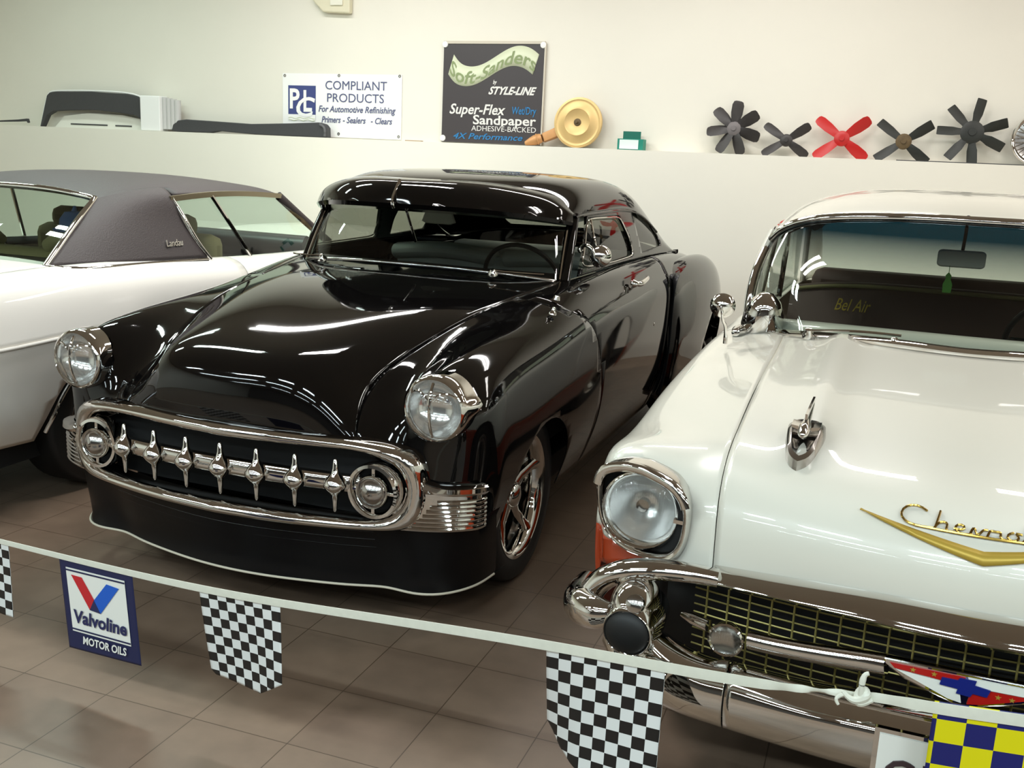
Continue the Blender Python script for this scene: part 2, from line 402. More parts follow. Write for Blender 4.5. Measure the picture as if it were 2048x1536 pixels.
tail = {
 3: [(.735,1.1,1.098),(.748,1.6,1.104),(.75,2.1,1.10),(.74,2.6,1.075),(.70,3.1,1.02),(.64,3.6,.93),(.58,3.95,.80),(.56,4.02,.62)],
 4: [(.790,1.1,1.075),(.800,1.6,1.080),(.80,2.1,1.075),(.785,2.6,1.05),(.75,3.1,.995),(.68,3.6,.90),(.61,3.93,.77),(.58,4.0,.60)],
 5: [(.830,1.1,1.025),(.836,1.6,1.03),(.835,2.1,1.025),(.815,2.6,1.0),(.775,3.1,.945),(.70,3.6,.86),(.63,3.91,.74),(.60,3.98,.58)],
 6: [(.865,1.1,.965),(.868,1.6,.965),(.862,2.1,.96),(.838,2.6,.94),(.79,3.1,.89),(.72,3.6,.81),(.65,3.89,.70),(.61,3.96,.55)],
 7: [(.876,1.1,.835),(.876,1.6,.835),(.868,2.1,.83),(.842,2.6,.82),(.79,3.1,.78),(.72,3.6,.72),(.66,3.88,.64),(.62,3.95,.51)],
 8: [(.874,1.1,.66),(.872,1.6,.66),(.862,2.1,.66),(.835,2.6,.65),(.785,3.1,.63),(.72,3.6,.60),(.66,3.87,.55),(.62,3.94,.46)],
 9: [(.850,1.1,.475),(.846,1.6,.475),(.836,2.1,.475),(.81,2.6,.475),(.765,3.1,.465),(.70,3.6,.45),(.65,3.86,.44),(.61,3.93,.41)],
 10: [(.78,1.1,.27),(.775,1.6,.27),(.77,2.1,.27),(.75,2.6,.28),(.71,3.1,.30),(.66,3.6,.33),(.62,3.85,.35),(.59,3.92,.36)]}
neg = lambda R: [(-x, y, z) for x, y, z in R]
hoodP = surf([neg(r3), neg(r2), neg(r1), r0, r1, r2, r3], 9, 9)
GAP = 0.0018
cowl_y = lambda x: 0.40+0.30*(abs(x)/0.6)**2.2
hood = clip(grid(hoodP), lambda p: cowl_y(p[0])-GAP-p[1])
obj('hood', hood, M['black'], K, thick=0.004)
cowl = clip(grid(hoodP), lambda p: p[1]-cowl_y(p[0])-GAP)
obj('cowl', cowl, M['black'], K, thick=0.004)
bodyR = [r3, r4, r5, r6, r7, r8, r9, r10]
bodyP = surf([R+tail[i+3] for i, R in enumerate(bodyR)], 6, 6)
WC, AR = (0.0, 0.295), 0.345          # wheel opening
WR = (2.92, 0.295)
def keep(p):
    d1 = math.hypot(p[1]-WC[0], p[2]-WC[1])-AR
    return d1
body = clip(clip(grid(bodyP), keep), lambda p: math.hypot(p[1]-WR[0], p[2]-WR[1])-AR)
dl = [(.14,1.10),(.40,.99),(.55,.88),(.64,.72),(.68,.5),(.65,.33),(.62,.2)]   # front shut line of the door (y,z)
_dl = spl(dl, 60); dl_y = lambda z: float(np.interp(-z, -_dl[:, 1], _dl[:, 0]))
DOOR_B = 1.86
body = clip(body, lambda p: 1.0 if p[1] > -.52 else math.hypot(p[0]-.712, p[2]-.80)-.088)
wing = clip(body, lambda p: dl_y(p[2])-GAP-p[1])
door = clip(clip(body, lambda p: p[1]-dl_y(p[2])-GAP), lambda p: DOOR_B-GAP-p[1])
rearq = clip(body, lambda p: p[1]-DOOR_B-GAP)
for f in (lambda v: v, flipx):
    obj('front_fender', f(wing), M['black'], K, thick=0.004)
    d = obj('door', f(door), M['black'], K, thick=0.004)
    obj('rear_quarter', f(rearq), M['black'], K, thick=0.004)
    # chrome pull handle
    h = join(tube([(.84,1.17,1.035),(.872,1.19,1.03),(.882,1.25,1.035),(.880,1.33,1.045),(.868,1.37,1.05)], [.010,.014,.013,.011,.006], 10, smooth=16),
             lathe([(.0,.022),(.012,.02),(.018,.008),(.02,0)], (.850,1.18,1.03), (1,0,0), 16))
    obj('door_handle', f(h), M['chrome'], d)
    obj('door_lock', f(lathe([(0,.012),(.008,.010),(.010,0)], (.868,1.56,.79), (1,0,0), 14)), M['chrome'], d)
# dark inner tub: stops light passing through shut lines and wheel openings
obj('inner_structure', join(box((0, 1.75, .62), (1.34, 3.3, .46)), box((0,-.2,.60),(1.0,.8,.30)), box((0,1.5,.26),(1.36,4.2,.10))), M['dark'], K, smooth=False)
# --- rear fender (teardrop bulge)
fr = []
for y, xo, zt, zb in ((1.93,.872,.985,.33),(1.97,.905,1.02,.30),(2.10,.925,1.045,.28),(2.4,.945,1.06,.27),(2.8,.950,1.055,.27),(3.15,.935,1.02,.29),(3.5,.885,.93,.33),(3.75,.80,.80,.38),(3.88,.70,.66,.44)):
    fr.append([(xo-.20,y,zt-.02),(xo-.13,y,zt),(xo-.07,y,zt-.035),(xo-.03,y,zt-.11),(xo-.008,y,zt-.24),(xo,y,zt-.40),(xo-.006,y,(zt+zb)/2-.12),(xo-.03,y,zb+.08),(xo-.07,y,zb)])
frP = surf(fr, 5, 5)
rf = clip(grid(frP), lambda p: math.hypot(p[1]-2.95, p[2]-.33)-.40)
sc_poly = [(1.945,1.00),(2.03,1.01),(2.03,.93),(1.99,.60),(1.95,.38),(1.90,.38)]
for f in (lambda v: v, flipx):
    rfo = obj('rear_fender', f(rf), M['black'], K, thick=0.004)
    so = spl([(.905,1.962,1.005),(.902,1.93,.985),(.895,1.918,.90),(.895,1.908,.70),(.885,1.90,.50),(.86,1.90,.34)], 30)
    si = so+A(-.055,.02,0)
    obj('fender_scoop', f(grid(np.stack([so, (so+si)/2+A(-.01,.05,0), si], 1))), M['satin'], rfo, thick=0.003)
# --- boot lid and tail (closes the back)
dk = []
for y, z, w in ((2.55,1.16,.74),(2.9,1.10,.715),(3.3,1.03,.675),(3.65,.93,.62),(3.95,.80,.575),(4.02,.60,.56)):
    dk.append([(w*s, y-abs(s)**3*0.02, z-(abs(s)**3)*(.10 if y < 4 else .02)) for s in (-1,-.7,-.35,0,.35,.7,1)])
obj('trunk_lid', grid(surf(dk, 6, 6)), M['black'], K, thick=0.004)
# --- roof
kx = [  # rails centre -> drip edge, stations front -> tail
 [(0,.60,1.425),(0,.85,1.490),(0,1.25,1.516),(0,1.7,1.512),(0,2.15,1.462),(0,2.5,1.37),(0,2.75,1.26),(0,2.92,1.13)],
 [(.28,.63,1.420),(.28,.86,1.485),(.28,1.25,1.511),(.28,1.7,1.507),(.275,2.14,1.455),(.27,2.48,1.362),(.265,2.73,1.25),(.26,2.90,1.12)],
 [(.45,.70,1.402),(.46,.90,1.468),(.47,1.26,1.498),(.47,1.7,1.494),(.46,2.11,1.440),(.45,2.43,1.342),(.44,2.67,1.235),(.43,2.85,1.11)],
 [(.555,.78,1.380),(.57,.95,1.432),(.575,1.27,1.468),(.578,1.7,1.464),(.572,2.07,1.406),(.57,2.36,1.305),(.565,2.58,1.205),(.555,2.77,1.10)],
 [(.615,.845,1.358),(.63,.99,1.390),(.634,1.28,1.410),(.637,1.7,1.406),(.638,2.02,1.355),(.65,2.27,1.262),(.658,2.47,1.175),(.655,2.66,1.09)],
 [(.640,.885,1.338),(.650,1.02,1.346),(.655,1.28,1.350),(.660,1.7,1.346),(.675,1.98,1.300),(.700,2.20,1.215),(.720,2.38,1.14),(.730,2.56,1.085)]]
roofP = surf([neg(k) for k in kx[:0:-1]]+kx, 6, 7)
rw = sd([(-.40,1.395),(.40,1.395),(.44,1.30),(.40,1.185),(-.40,1.185),(-.44,1.30)], .02)
inrw = lambda p: rw(p[0], p[2]) if p[1] > 2.0 else -1.0
obj('roof', clip(grid(roofP), lambda p: -inrw(p)), M['black'], K, thick=0.004)
obj('rear_glass', clip(grid(roofP), lambda p: inrw(p)+.004), M['side53'], K)
# rear part of the roof side down to the belt line, and the band holding the side glass
top = spl(kx[5][1:]+[(.735,2.62,1.082)], 60)
bot = spl([(.700,.80,1.085),(.728,1.0,1.098),(.745,1.5,1.106),(.75,2.0,1.104),(.745,2.4,1.090),(.738,2.62,1.080)], 60)
band = np.stack([top*(1-t)+bot*t+A(.010*math.sin(PI*t),0,0) for t in np.linspace(0, 1, 22)])
wd1 = [(.83,1.122),(1.20,1.122),(1.56,1.128),(1.56,1.20),(1.50,1.322),(1.03,1.326),(.96,1.28)]
wd2 = [(1.74,1.135),(2.16,1.15),(2.17,1.19),(2.10,1.255),(1.98,1.31),(1.84,1.335),(1.76,1.325),(1.735,1.22)]
s1, s2 = sd(wd1, .006), sd(wd2, .006)
frame = clip(clip(grid(band), lambda p: -s1(p[1], p[2])), lambda p: -s2(p[1], p[2]))
g1 = clip(grid(band), lambda p: s1(p[1], p[2])+.008); g2 = clip(grid(band), lambda p: s2(p[1], p[2])+.008)
def inset(VF, d): return [(x-d, y, z) for x, y, z in VF[0]], VF[1]
def rim_path(poly, f, n=70):
    """outline on the band surface"""
    q = np.array(poly+[poly[0]], float); out = []
    fl = band.reshape(-1, 3)
    for a, b in zip(q[:-1], q[1:]):
        for t in np.linspace(0, 1, 8, endpoint=False):
            y, z = a*(1-t)+b*t; i = np.argmin((fl[:, 1]-y)**2+(fl[:, 2]-z)**2); out.append((fl[i, 0]+.001, y, z))
    o = np.array(out); o = (np.roll(o, 1, 0)+o+np.roll(o, -1, 0))/3; o = (np.roll(o, 1, 0)+o+np.roll(o, -1, 0))/3
    return o
for f in (lambda v: v, flipx):
    obj('window_frame', f(frame), M['black'], K, thick=0.012)
    obj('side_window', f(inset(g1, .012)), M['side53'], K)
    obj('quarter_window', f(inset(g2, .012)), M['side53'], K)
    obj('window_trim', f(tube(rim_path(wd1, 0), .004, 8, closed=True)), M['chrome'], K)
    obj('vent_bar', f(tube([(.735,1.03,1.122),(.705,1.0,1.22),(.672,1.02,1.322)], .006, 8, smooth=12)), M['chrome'], K)
    obj('drip_rail', f(tube([(x+.004, y, z-.002) for x, y, z in kx[5][:6]], .006, 8, smooth=50)), M['black'], K)
obj('headlining', grid(surf([[(x*.96, y+.03, z-.035) for x, y, z in k[:5]] for k in ([neg(k) for k in kx[:0:-1]]+kx)], 3, 3)), M['seat_grey'], K)  # pale lining added to bounce more light into the cabin
# --- windscreen
wb = [(0,.50,1.106),(.2,.512,1.104),(.40,.555,1.094),(.53,.625,1.080),(.615,.695,1.066),(.650,.745,1.060)]
wt = [(0,.70,1.412),(.2,.71,1.409),(.38,.755,1.396),(.50,.82,1.376),(.585,.885,1.352),(.618,.925,1.338)]
def full(R): return [(-x, y, z) for x, y, z in R[:0:-1]]+R
fb, ft = spl(full(wb), 61), spl(full(wt), 61)
wsP = np.stack([fb*(1-t)+ft*t+A(0,-.012*math.sin(PI*t),.006*math.sin(PI*t)) for t in np.linspace(0, 1, 16)])
obj('windshield', grid(wsP), M['ws53'], K)
wp = [(x, y-.006, z+.004) for x, y, z in (fb[2:-2])]
obj('windshield_trim', tube(wp, .009, 10), M['chrome_dark'], K)
for s in (1, -1):
    a, b = A(.652*s,.742,1.062), A(.624*s,.918,1.342)
    obj('pillar', sweep(spl([a, (a+b)/2+A(.004*s,-.006,.004), b], 14), circ(.026, 12, .020), (0, 1, 0)), M['black'], K)
    obj('pillar_trim', tube([a+A(-.016*s,-.018,.01), (a+b)/2+A(-.014*s,-.026,.008), b+A(-.014*s,-.018,0)], .008, 8, smooth=14), M['chrome'], K)
# --- sun visor above the screen
vf = [(0,.385,1.372),(.2,.405,1.371),(.38,.500,1.363),(.52,.64,1.346),(.61,.765,1.328),(.645,.845,1.314)]
vr = [(0,.445,1.462),(.2,.485,1.462),(.37,.60,1.450),(.50,.72,1.427),(.585,.82,1.396),(.632,.900,1.352)]
vl = [(0,.400,1.352),(.2,.420,1.351),(.38,.512,1.343),(.52,.652,1.327),(.606,.775,1.311),(.640,.855,1.300)]
vu = [(x*.99, y+.16, z-.02) for x, y, z in vl]
vk = [(x, y+.19, z+.012) for x, y, z in vr]
vis = surf([full(vk), full(vr), [(a[0]*.5+b[0]*.5, a[1]*.5+b[1]*.5-.012, a[2]*.5+b[2]*.5+.012) for a, b in zip(full(vr), full(vf))], full(vf)], 5, 5)
vis2 = surf([full(vf), full(vl), full(vu)], 5, 5, lin=True)
vo = obj('sun_visor', join(grid(vis), grid(vis2)), M['black'], K)
obj('visor_strip', tube([(0,.440,1.468),(0,.402,1.425),(0,.374,1.376),(0,.388,1.354)], .007, 8, smooth=16), M['chrome'], vo)
obj('visor_bracket', tube([(0,.50,1.345),(0,.60,1.20)], .006, 8), M['chrome'], vo)
# --- interior
seat = join(*[sweep(spl([(cx-.30,1.62,1.05),(cx,1.615,1.075),(cx+.30,1.62,1.05)], 12), circ(.07, 12, .045)) for cx in (-.33,.33)],
            box((0,1.68,.82),(1.24,.15,.48)), box((0,1.42,.62),(1.24,.5,.16)))
obj('seat', seat, M['seat_grey'], K, bevel=.02)
obj('rear_seat', box((0,2.35,.86),(1.2,.15,.44)), M['seat_grey'], K, bevel=.04)
obj('dashboard', sweep([(-.64,.80,1.03),(-.3,.68,1.04),(0,.66,1.045),(.3,.68,1.04),(.64,.80,1.03)], circ(.05, 12, .06)), M['satin'], K)
sw = thing_part('steering_wheel', K, (.34,1.06,1.02), (math.radians(-62), 0, 0))
ring = [(.19*math.cos(t), .19*math.sin(t), 0) for t in np.linspace(0, 2*PI, 40, endpoint=False)]
obj('wheel_ring', tube(ring, .011, 8, closed=True), M['satin'], sw)
obj('wheel_hub', join(lathe([(0,.03),(.03,.025),(.04,0),(.03,-.2),(0,-.2)], (0,0,0), (0,0,1), 16), tube([(-.19,0,0),(0,0,.01),(.19,0,0)], .009, 8)), M['chrome'], sw)
rv = thing_part('rear_view_mirror', K, (.015,.80,1.30))
obj('mirror_head', prism([(-.085,-.02),(-.065,.028),(.065,.028),(.085,-.02),(.06,-.03),(-.06,-.03)], -.008, .008), M['mirror_back'], rv, bevel=.004)
obj('mirror_stem', tube([(0,0,.02),(-.004,-.03,.08)], .006, 8), M['chrome'], rv)
# --- wipers / washer studs / badges on the cowl
for s in (1, -1):
    w = thing_part('wiper', K, (.415*s,.502,1.100))
    obj('wiper_pivot', lathe([(0,.028),(.010,.026),(.014,.016),(.020,.010),(.022,0)], (0,0,-.004), (0,-.4,1), 16), M['chrome'], w)
    obj('wiper_arm', tube([(0,-.004,.014),(.12*s,.02,.010),(.20*s,.075,.006)], .004, 6, smooth=10), M['chrome'], w)
obj('hood_hinge_pin', lathe([(0,.02),(.012,.016),(.016,0)], (.735,.40,1.030), (.2,0,1), 14), M['chrome'], K)
obj('antenna_base', lathe([(0,.03),(.006,.028),(.008,.014),(.014,.008),(.016,0)], (.77,.26,.992), (.2,0,1), 14), M['chrome'], K)
# --- headlights
def headlight53(s):
    c = A(.712*s, -.655, .800)
    h = thing_part('headlight', K, tuple(c))
    # bezel: ring with a swept-back brow and a pointed outer tip
    nA = 48; R = []
    for k in range(nA):
        a = 2*PI*k/nA; ca, sa = math.cos(a), math.sin(a)       # ca along outward side
        tip = max(0, ca)**10*max(0, 1-abs(sa)); top = max(0, sa)
        out = .110+.022*math.exp(-((a if a < PI else a-2*PI)-.12)**2/.045)
        back = .040+.030*top+.025*max(0, ca)
        row = []
        for r, y in ((.088,.012),(.090,-.012),(.097,-.022),(.105,-.016),(.110,.004),(out,.03),(out*1.0,back)):
            row.append((r*ca*s, y, r*sa))
        R.append(row)
    obj('bezel', grid(np.array(R), cu=True), M['chrome'], h, angle=60)
    obj('reflector', lathe([(.090,.0),(.080,-.022),(.060,-.044),(.032,-.058),(.0,-.062)], (0,0,0), (0,-1,0), 32), M['reflector_open'], h)
    obj('lens_bar', join(tube([(0,-.018,-.086),(0,-.040,-.04),(0,-.044,.04),(0,-.020,.086)], .005, 8, smooth=14),
                         tube([(-.080,-.010,.045),(-.04,-.036,.060),(0,-.042,.028)], .004, 8, smooth=10), tube([(.080,-.010,.045),(.04,-.036,.060),(0,-.042,.028)], .004, 8, smooth=10)), M['chrome'], h)
    obj('lens', lathe([(.090,.008),(.085,.022),(.070,.038),(.045,.050),(.02,.056),(0,.057)], (0,0,0), (0,-1,0), 36), M['glass_clear'], h)
for s in (1, -1): headlight53(s)
# --- grille surround: outer and inner loops, centre-top -> right end -> centre-bottom
Ot = [(0,-.775,.690),(.16,-.768,.690),(.32,-.750,.689),(.49,-.733,.684),(.61,-.715,.672),(.672,-.70,.645),(.697,-.688,.598),(.705,-.684,.54),(.698,-.69,.47),(.672,-.70,.42),(.62,-.72,.402),(.55,-.745,.398),(.40,-.775,.392),(.22,-.80,.388),(0,-.815,.386)]
It = [(0,-.785,.640),(.16,-.775,.642),(.32,-.757,.645),(.47,-.738,.648),(.56,-.727,.634),(.614,-.716,.604),(.640,-.710,.562),(.645,-.708,.535),(.634,-.712,.490),(.606,-.720,.458),(.567,-.732,.440),(.50,-.748,.434),(.38,-.772,.432),(.22,-.795,.430),(0,-.808,.430)]
def ring_rows(O, I):
    O, I = np.array(O, float), np.array(I, float)
    return [O+A(0,.05,0), O+A(0,.004,0), O*.8+I*.2+A(0,-.020,0), O*.5+I*.5+A(0,-.026,0), O*.2+I*.8+A(0,-.018,0), I+A(0,.002,0), I+A(0,.05,0)]
def loopfull(R):
    R = np.array(R, float); L = R*A(-1,1,1)
    return np.concatenate([R, L[-2:0:-1]])
rows = [loopfull(spl(list(r), 60)) for r in ring_rows(Ot, It)]
obj('grille_surround', grid(np.stack(rows, 1), cu=True), M['chrome'], K, angle=70)
obj('grille_mesh', prism([(x, z) for x, z in [( .655*math.copysign(abs(math.cos(t))**.35, math.cos(t)), .535+.125*math.copysign(abs(math.sin(t))**.6, math.sin(t))) for t in np.linspace(0, 2*PI, 40, endpoint=False)]], -.66, -.64), M['dark'], K)
# --- bar with teeth
bar_y = lambda x: -.765+.16*x*x
bp = [(x, bar_y(x), .540) for x in np.linspace(-.50, .50, 41)]
obj('grille_bar', sweep(bp, [(.016,-.026),(.024,-.010),(.024,.012),(.014,.026),(-.012,.026),(-.012,-.026)]), M['chrome'], K)
def tooth(x):
    y = bar_y(x)-.028
    prof = [(.0035,.085),(.0075,.080),(.010,.055),(.015,.036),(.030,.020),(.039,.004),(.039,-.004),(.030,-.020),(.013,-.034),(.009,-.055),(.0065,-.085),(.003,-.092)]
    v = lathe(prof, (x, y, .538), (0, 0, 1), 20)
    return obj('grille_tooth', v, M['chrome'], K, angle=60)
for k in range(-3, 4): tooth(.140*k)
# --- parking lights
for s in (1, -1):
    p = thing_part('parking_light', K, (.552*s, -.715, .533))
    obj('outer_ring', lathe([(.070,0),(.070,.040),(.078,.052),(.088,.050),(.092,.038),(.090,0)], (0,0,0), (0,-1,0), 36), M['chrome'], p, angle=60)
    obj('inner_ring', lathe([(.044,.0),(.046,.058),(.051,.062),(.055,.054),(.054,0)], (0,0,0), (0,-1,0), 32), M['chrome'], p, angle=60)
    for bx, bz, sx, sz in ((0,.062,.012,.026),(0,-.062,.012,.026),(.062,0,.026,.012),(-.062,0,.026,.012)):
        obj('cross_bar', box((bx,-.036,bz),(sx,.016,sz)), M['chrome'], p, bevel=.002)
    obj('housing', lathe([(0,-.005),(.085,-.005),(.085,.004),(0,.004)], (0,0,0), (0,-1,0), 28), M['dark'], p)
    obj('lens', lathe([(.045,.052),(.035,.066),(.018,.076),(.008,.078),(.004,.086),(0,.086)], (0,0,0), (0,-1,0), 28), M['chrome_dark'], p)
# --- ribbed bumper wings at the corners
for s in (1, -1):
    f = (lambda v: v) if s > 0 else flipx
    pth = [(.600,-.712),(.68,-.690),(.76,-.655),(.82,-.610),(.842,-.583),(.850,-.56),(.852,-.54)]
    pl = spl([(x, y, 0) for x, y in pth], 30)
    wg = thing_part('bumper_wing', K)
    sh = np.stack([pl+A(0,0,z)+A(d*.3,-d,0) for z, d in ((.540,-.01),(.528,.006),(.515,.004),(.46,.010),(.42,.010),(.402,.004),(.398,-.02))], 1)
    obj('wing_panel', f(grid(sh)), M['chrome'], wg, angle=60)
    blade = [(.698,-.690,.558),(.74,-.676,.546),(.79,-.645,.541),(.822,-.613,.539),(.840,-.588,.538),(.850,-.56,.537)]
    obj('wing_blade', f(sweep(spl(blade, 26), [(.012,-.016),(.020,-.006),(.018,.008),(.006,.014),(-.02,.014),(-.02,-.016)], scale=None)), M['chrome'], wg)
    for i in range(7):
        z = .500-.0145*i; st = .73-.014*i
        q = pl[(pl[:, 0] > st)]+A(0,-.012,z)
        obj('wing_rib', f(tube(q, .0062, 8)), M['chrome'], wg)
# --- lower apron with slots, lip and bright edge
lip = [(0,-.755),(.15,-.745),(.30,-.718),(.44,-.682),(.53,-.652),(.58,-.648),(.65,-.650),(.72,-.625),(.775,-.565),(.81,-.485),(.825,-.38)]
apt = [(0,-.80),(.15,-.79),(.30,-.765),(.44,-.735),(.53,-.71),(.60,-.69),(.68,-.665),(.75,-.63),(.80,-.585),(.835,-.52),(.848,-.44)]
lp = spl(full([(x, y, .165) for x, y in lip]), 121); tp = spl(full([(x, y, .405) for x, y in apt]), 121)
bk = A(0,.03,0)
ap = np.stack([tp+A(0,.03,.02), tp, tp*.7+lp*.3+bk*.2, tp*.35+lp*.65+bk*.35, lp*.9+tp*.1+A(0,.012,0), lp+A(0,0,.006), lp, lp+A(0,.10,0)])
ao = obj('front_apron', grid(ap), M['satin'], K)
ao.data.materials[0] = M['apron']
for i in range(6):
    t = .12+.125*i
    q = (tp*(1-t)+lp*t)[28:93]+A(0,.004+.02*t,0)
    obj('apron_slat', tube(q, .0045, 6), M['satin'], ao)
obj('apron_edge', tube(lp+A(0,-.003,.003), .0042, 8), M['bright_edge'], ao)
# --- wheels
for s in (1, -1):
    wheel(K, .782*s, 0.0, .327, .327, .2335, s, M['chrome'])
    wheel(K, .80*s, 2.92, .327, .327, .2335, s, M['chrome'])
# --- door mirrors (driver side visible)
mm = thing_part('side_mirror', K, (.70,.90,1.195))
obj('mirror_arm', join(tube([(-.022,-.010,.006),(.010,-.050,.024),(.040,-.058,.008),(.052,-.048,-.030)], [.011,.009,.009,.012], 10, smooth=24), lathe([(0,.02),(.014,.016),(.016,0)], (-.03,-.006,.0), (1,-1,.2), 12)), M['chrome'], mm)
obj('mirror_head', lathe([(0,-.03),(.02,-.028),(.038,-.018),(.048,-.002),(.050,.006),(.046,.010),(0,.010)], (.072,-.03,-.022), (-.35,1,0), 32), M['chrome'], mm, angle=60)
# ================================================================ ivory sedan with bullet bumper
N = thing('classic_hardtop', 'ivory fifties hardtop with gold hood vee, bullet bumper and eyebrowed headlight', 'car', (0.2800, 3.0125, 0), -0.0243)
h0 = [(0,-.945,.730),(0,-.945,.79),(0,-.925,.842),(0,-.845,.892),(0,-.62,.934),(0,-.1,.985),(0,.455,1.030)]
h1 = [(.22,-.918,.718),(.22,-.918,.785),(.22,-.897,.840),(.22,-.82,.891),(.22,-.60,.932),(.22,-.1,.983),(.24,.49,1.030)]
h2 = [(.41,-.868,.690),(.41,-.866,.77),(.41,-.842,.836),(.41,-.765,.890),(.415,-.57,.930),(.42,-.1,.978),(.44,.60,1.018)]
h3 = [(.538,-.828,.655),(.541,-.815,.755),(.545,-.785,.830),(.550,-.705,.890),(.556,-.52,.930),(.570,-.1,.966),(.600,.76,1.000)]
f4 = [(.605,-.800,.625),(.610,-.790,.735),(.615,-.765,.815),(.625,-.69,.874),(.645,-.50,.906),(.665,-.1,.938),(.70,.74,.982)]
f5 = [(.735,-.730,.610),(.735,-.725,.70),(.735,-.715,.79),(.738,-.69,.868),(.745,-.48,.893),(.760,-.1,.922),(.787,.68,.962)]
f6 = [(.815,-.700,.590),(.820,-.695,.68),(.822,-.69,.76),(.825,-.675,.848),(.832,-.46,.871),(.838,-.09,.900),(.852,.62,.940)]
f7 = [(.850,-.640,.57),(.856,-.635,.65),(.860,-.63,.72),(.868,-.615,.800),(.876,-.43,.820),(.882,-.06,.842),(.887,.47,.866)]
f8 = [(.865,-.60,.52),(.872,-.60,.56),(.877,-.60,.60),(.884,-.59,.65),(.890,-.41,.66),(.894,-.04,.66),(.897,.47,.66)]
f9 = [(.855,-.58,.40),(.860,-.58,.42),(.864,-.58,.44),(.868,-.57,.45),(.872,-.40,.45),(.876,-.04,.45),(.88,.47,.45)]
f10 = [(.80,-.55,.26),(.80,-.55,.26),(.80,-.55,.26),(.80,-.54,.26),(.81,-.39,.25),(.82,-.03,.24),(.82,.47,.22)]
f10 = [(x, y, z+.002*i) for i, (x, y, z) in enumerate(f10)]
tail57 = {
 3: [(.66,.95,.985),(.72,1.3,.985),(.75,1.8,.985),(.75,2.4,.985),(.74,3.0,.975),(.70,3.6,.93),(.66,4.05,.84),(.64,4.12,.62)],
 4: [(.745,.95,.982),(.770,1.3,.982),(.79,1.8,.982),(.79,2.4,.982),(.785,3.0,.975),(.76,3.6,.94),(.72,4.06,.85),(.68,4.12,.61)],
 5: [(.800,.95,.970),(.812,1.3,.972),(.82,1.8,.972),(.82,2.4,.975),(.82,3.0,.98),(.81,3.6,.99),(.80,4.10,.96),(.74,4.13,.60)],
 6: [(.855,.95,.946),(.860,1.3,.948),(.862,1.8,.948),(.862,2.4,.95),(.86,3.0,.955),(.85,3.6,.97),(.84,4.12,.95),(.78,4.14,.58)],
 7: [(.890,.95,.872),(.892,1.3,.872),(.893,1.8,.872),(.892,2.4,.87),(.89,3.0,.87),(.88,3.6,.87),(.86,4.10,.83),(.80,4.13,.55)],
 8: [(.898,.95,.66),(.898,1.3,.66),(.898,1.8,.66),(.897,2.4,.66),(.894,3.0,.66),(.885,3.6,.66),(.86,4.08,.64),(.80,4.10,.50)],
 9: [(.882,.95,.45),(.882,1.3,.45),(.882,1.8,.45),(.88,2.4,.45),(.877,3.0,.45),(.87,3.6,.46),(.84,4.04,.47),(.79,4.06,.44)],
 10: [(.82,.95,.22),(.82,1.3,.22),(.82,1.8,.22),(.82,2.4,.22),(.82,3.0,.23),(.81,3.6,.28),(.79,3.98,.34),(.77,4.0,.36)]}
hood57 = surf([neg(h3), neg(h2), neg(h1), h0, h1, h2, h3], 8, 8)
# two raised wind-splits that carry the hood ornaments
def bulge(p):
    x, y, z = p; a = math.exp(-((abs(x)-.385)/.055)**2); b = 1/(1+math.exp(-(y+.62)/.05))
    return (x, y, z+.022*a*b)
hp = np.array([[bulge(p) for p in row] for row in hood57])
ws_y = lambda x: .47+.02*(abs(x)/.3)+.18*(max(0, abs(x)-.25)/.45)**2-.03
obj('hood', grid(hp), M['white'], N, thick=0.004)
body57 = surf([R+tail57[i+3] for i, R in enumerate([h3, f4, f5, f6, f7, f8, f9, f10])], 6, 6)
b57 = clip(clip(grid(body57), lambda p: math.hypot(p[1], (p[2]-.33)*1.0)-.40), lambda p: math.hypot(p[1]-2.92, p[2]-.33)-.40)
b57 = (  [(x+.003, y, z) for x, y, z in b57[0]], b57[1])
HC = (.731, .766)                                   # headlight centre (x,z)
bz = [(.0,.105),(.045,.102),(.080,.092),(.108,.072),(.121,.03),(.118,-.01),(.106,-.055),(.080,-.090),(.045,-.108),(-.006,-.114),(-.055,-.110),(-.095,-.090),(-.117,-.045),(-.122,.0),(-.118,.040),(-.098,.072),(-.06,.092)]
_bz = sd([(HC[0]+u*.97, HC[1]+v*.97) for u, v in bz])
def not_bezel(p): return 1.0 if p[1] > -.56 else -_bz(p[0], p[2])
b57 = clip(b57, not_bezel)
up_low = lambda p: (p[2]-.655 if p[1] < -.2 else (p[2]-.42 if p[1] > .2 else 1.0)) if p[0] > .70 else 1.0
ivory = clip(b57, up_low); orange = clip(b57, lambda p: -up_low(p))
for f in (lambda v: v, flipx):
    obj('front_wing', f(clip(ivory, lambda p: .93-p[1])), M['white'], N, thick=.004)
    obj('door', f(clip(clip(ivory, lambda p: p[1]-.936), lambda p: 2.05-p[1])), M['white'], N, thick=.004)
    obj('rear_wing', f(clip(ivory, lambda p: p[1]-2.056)), M['white'], N, thick=.004)
    lo = obj('lower_side', f(orange), M['amber'], N, thick=.004); lo['label'] = 'orange lower side panel'
obj('inner_structure', join(box((0,1.6,.60),(1.40,3.9,.52)), box((0,-.3,.70),(1.0,.9,.24)), box((0,1.7,.24),(1.4,4.6,.10))), M['dark'], N, smooth=False)
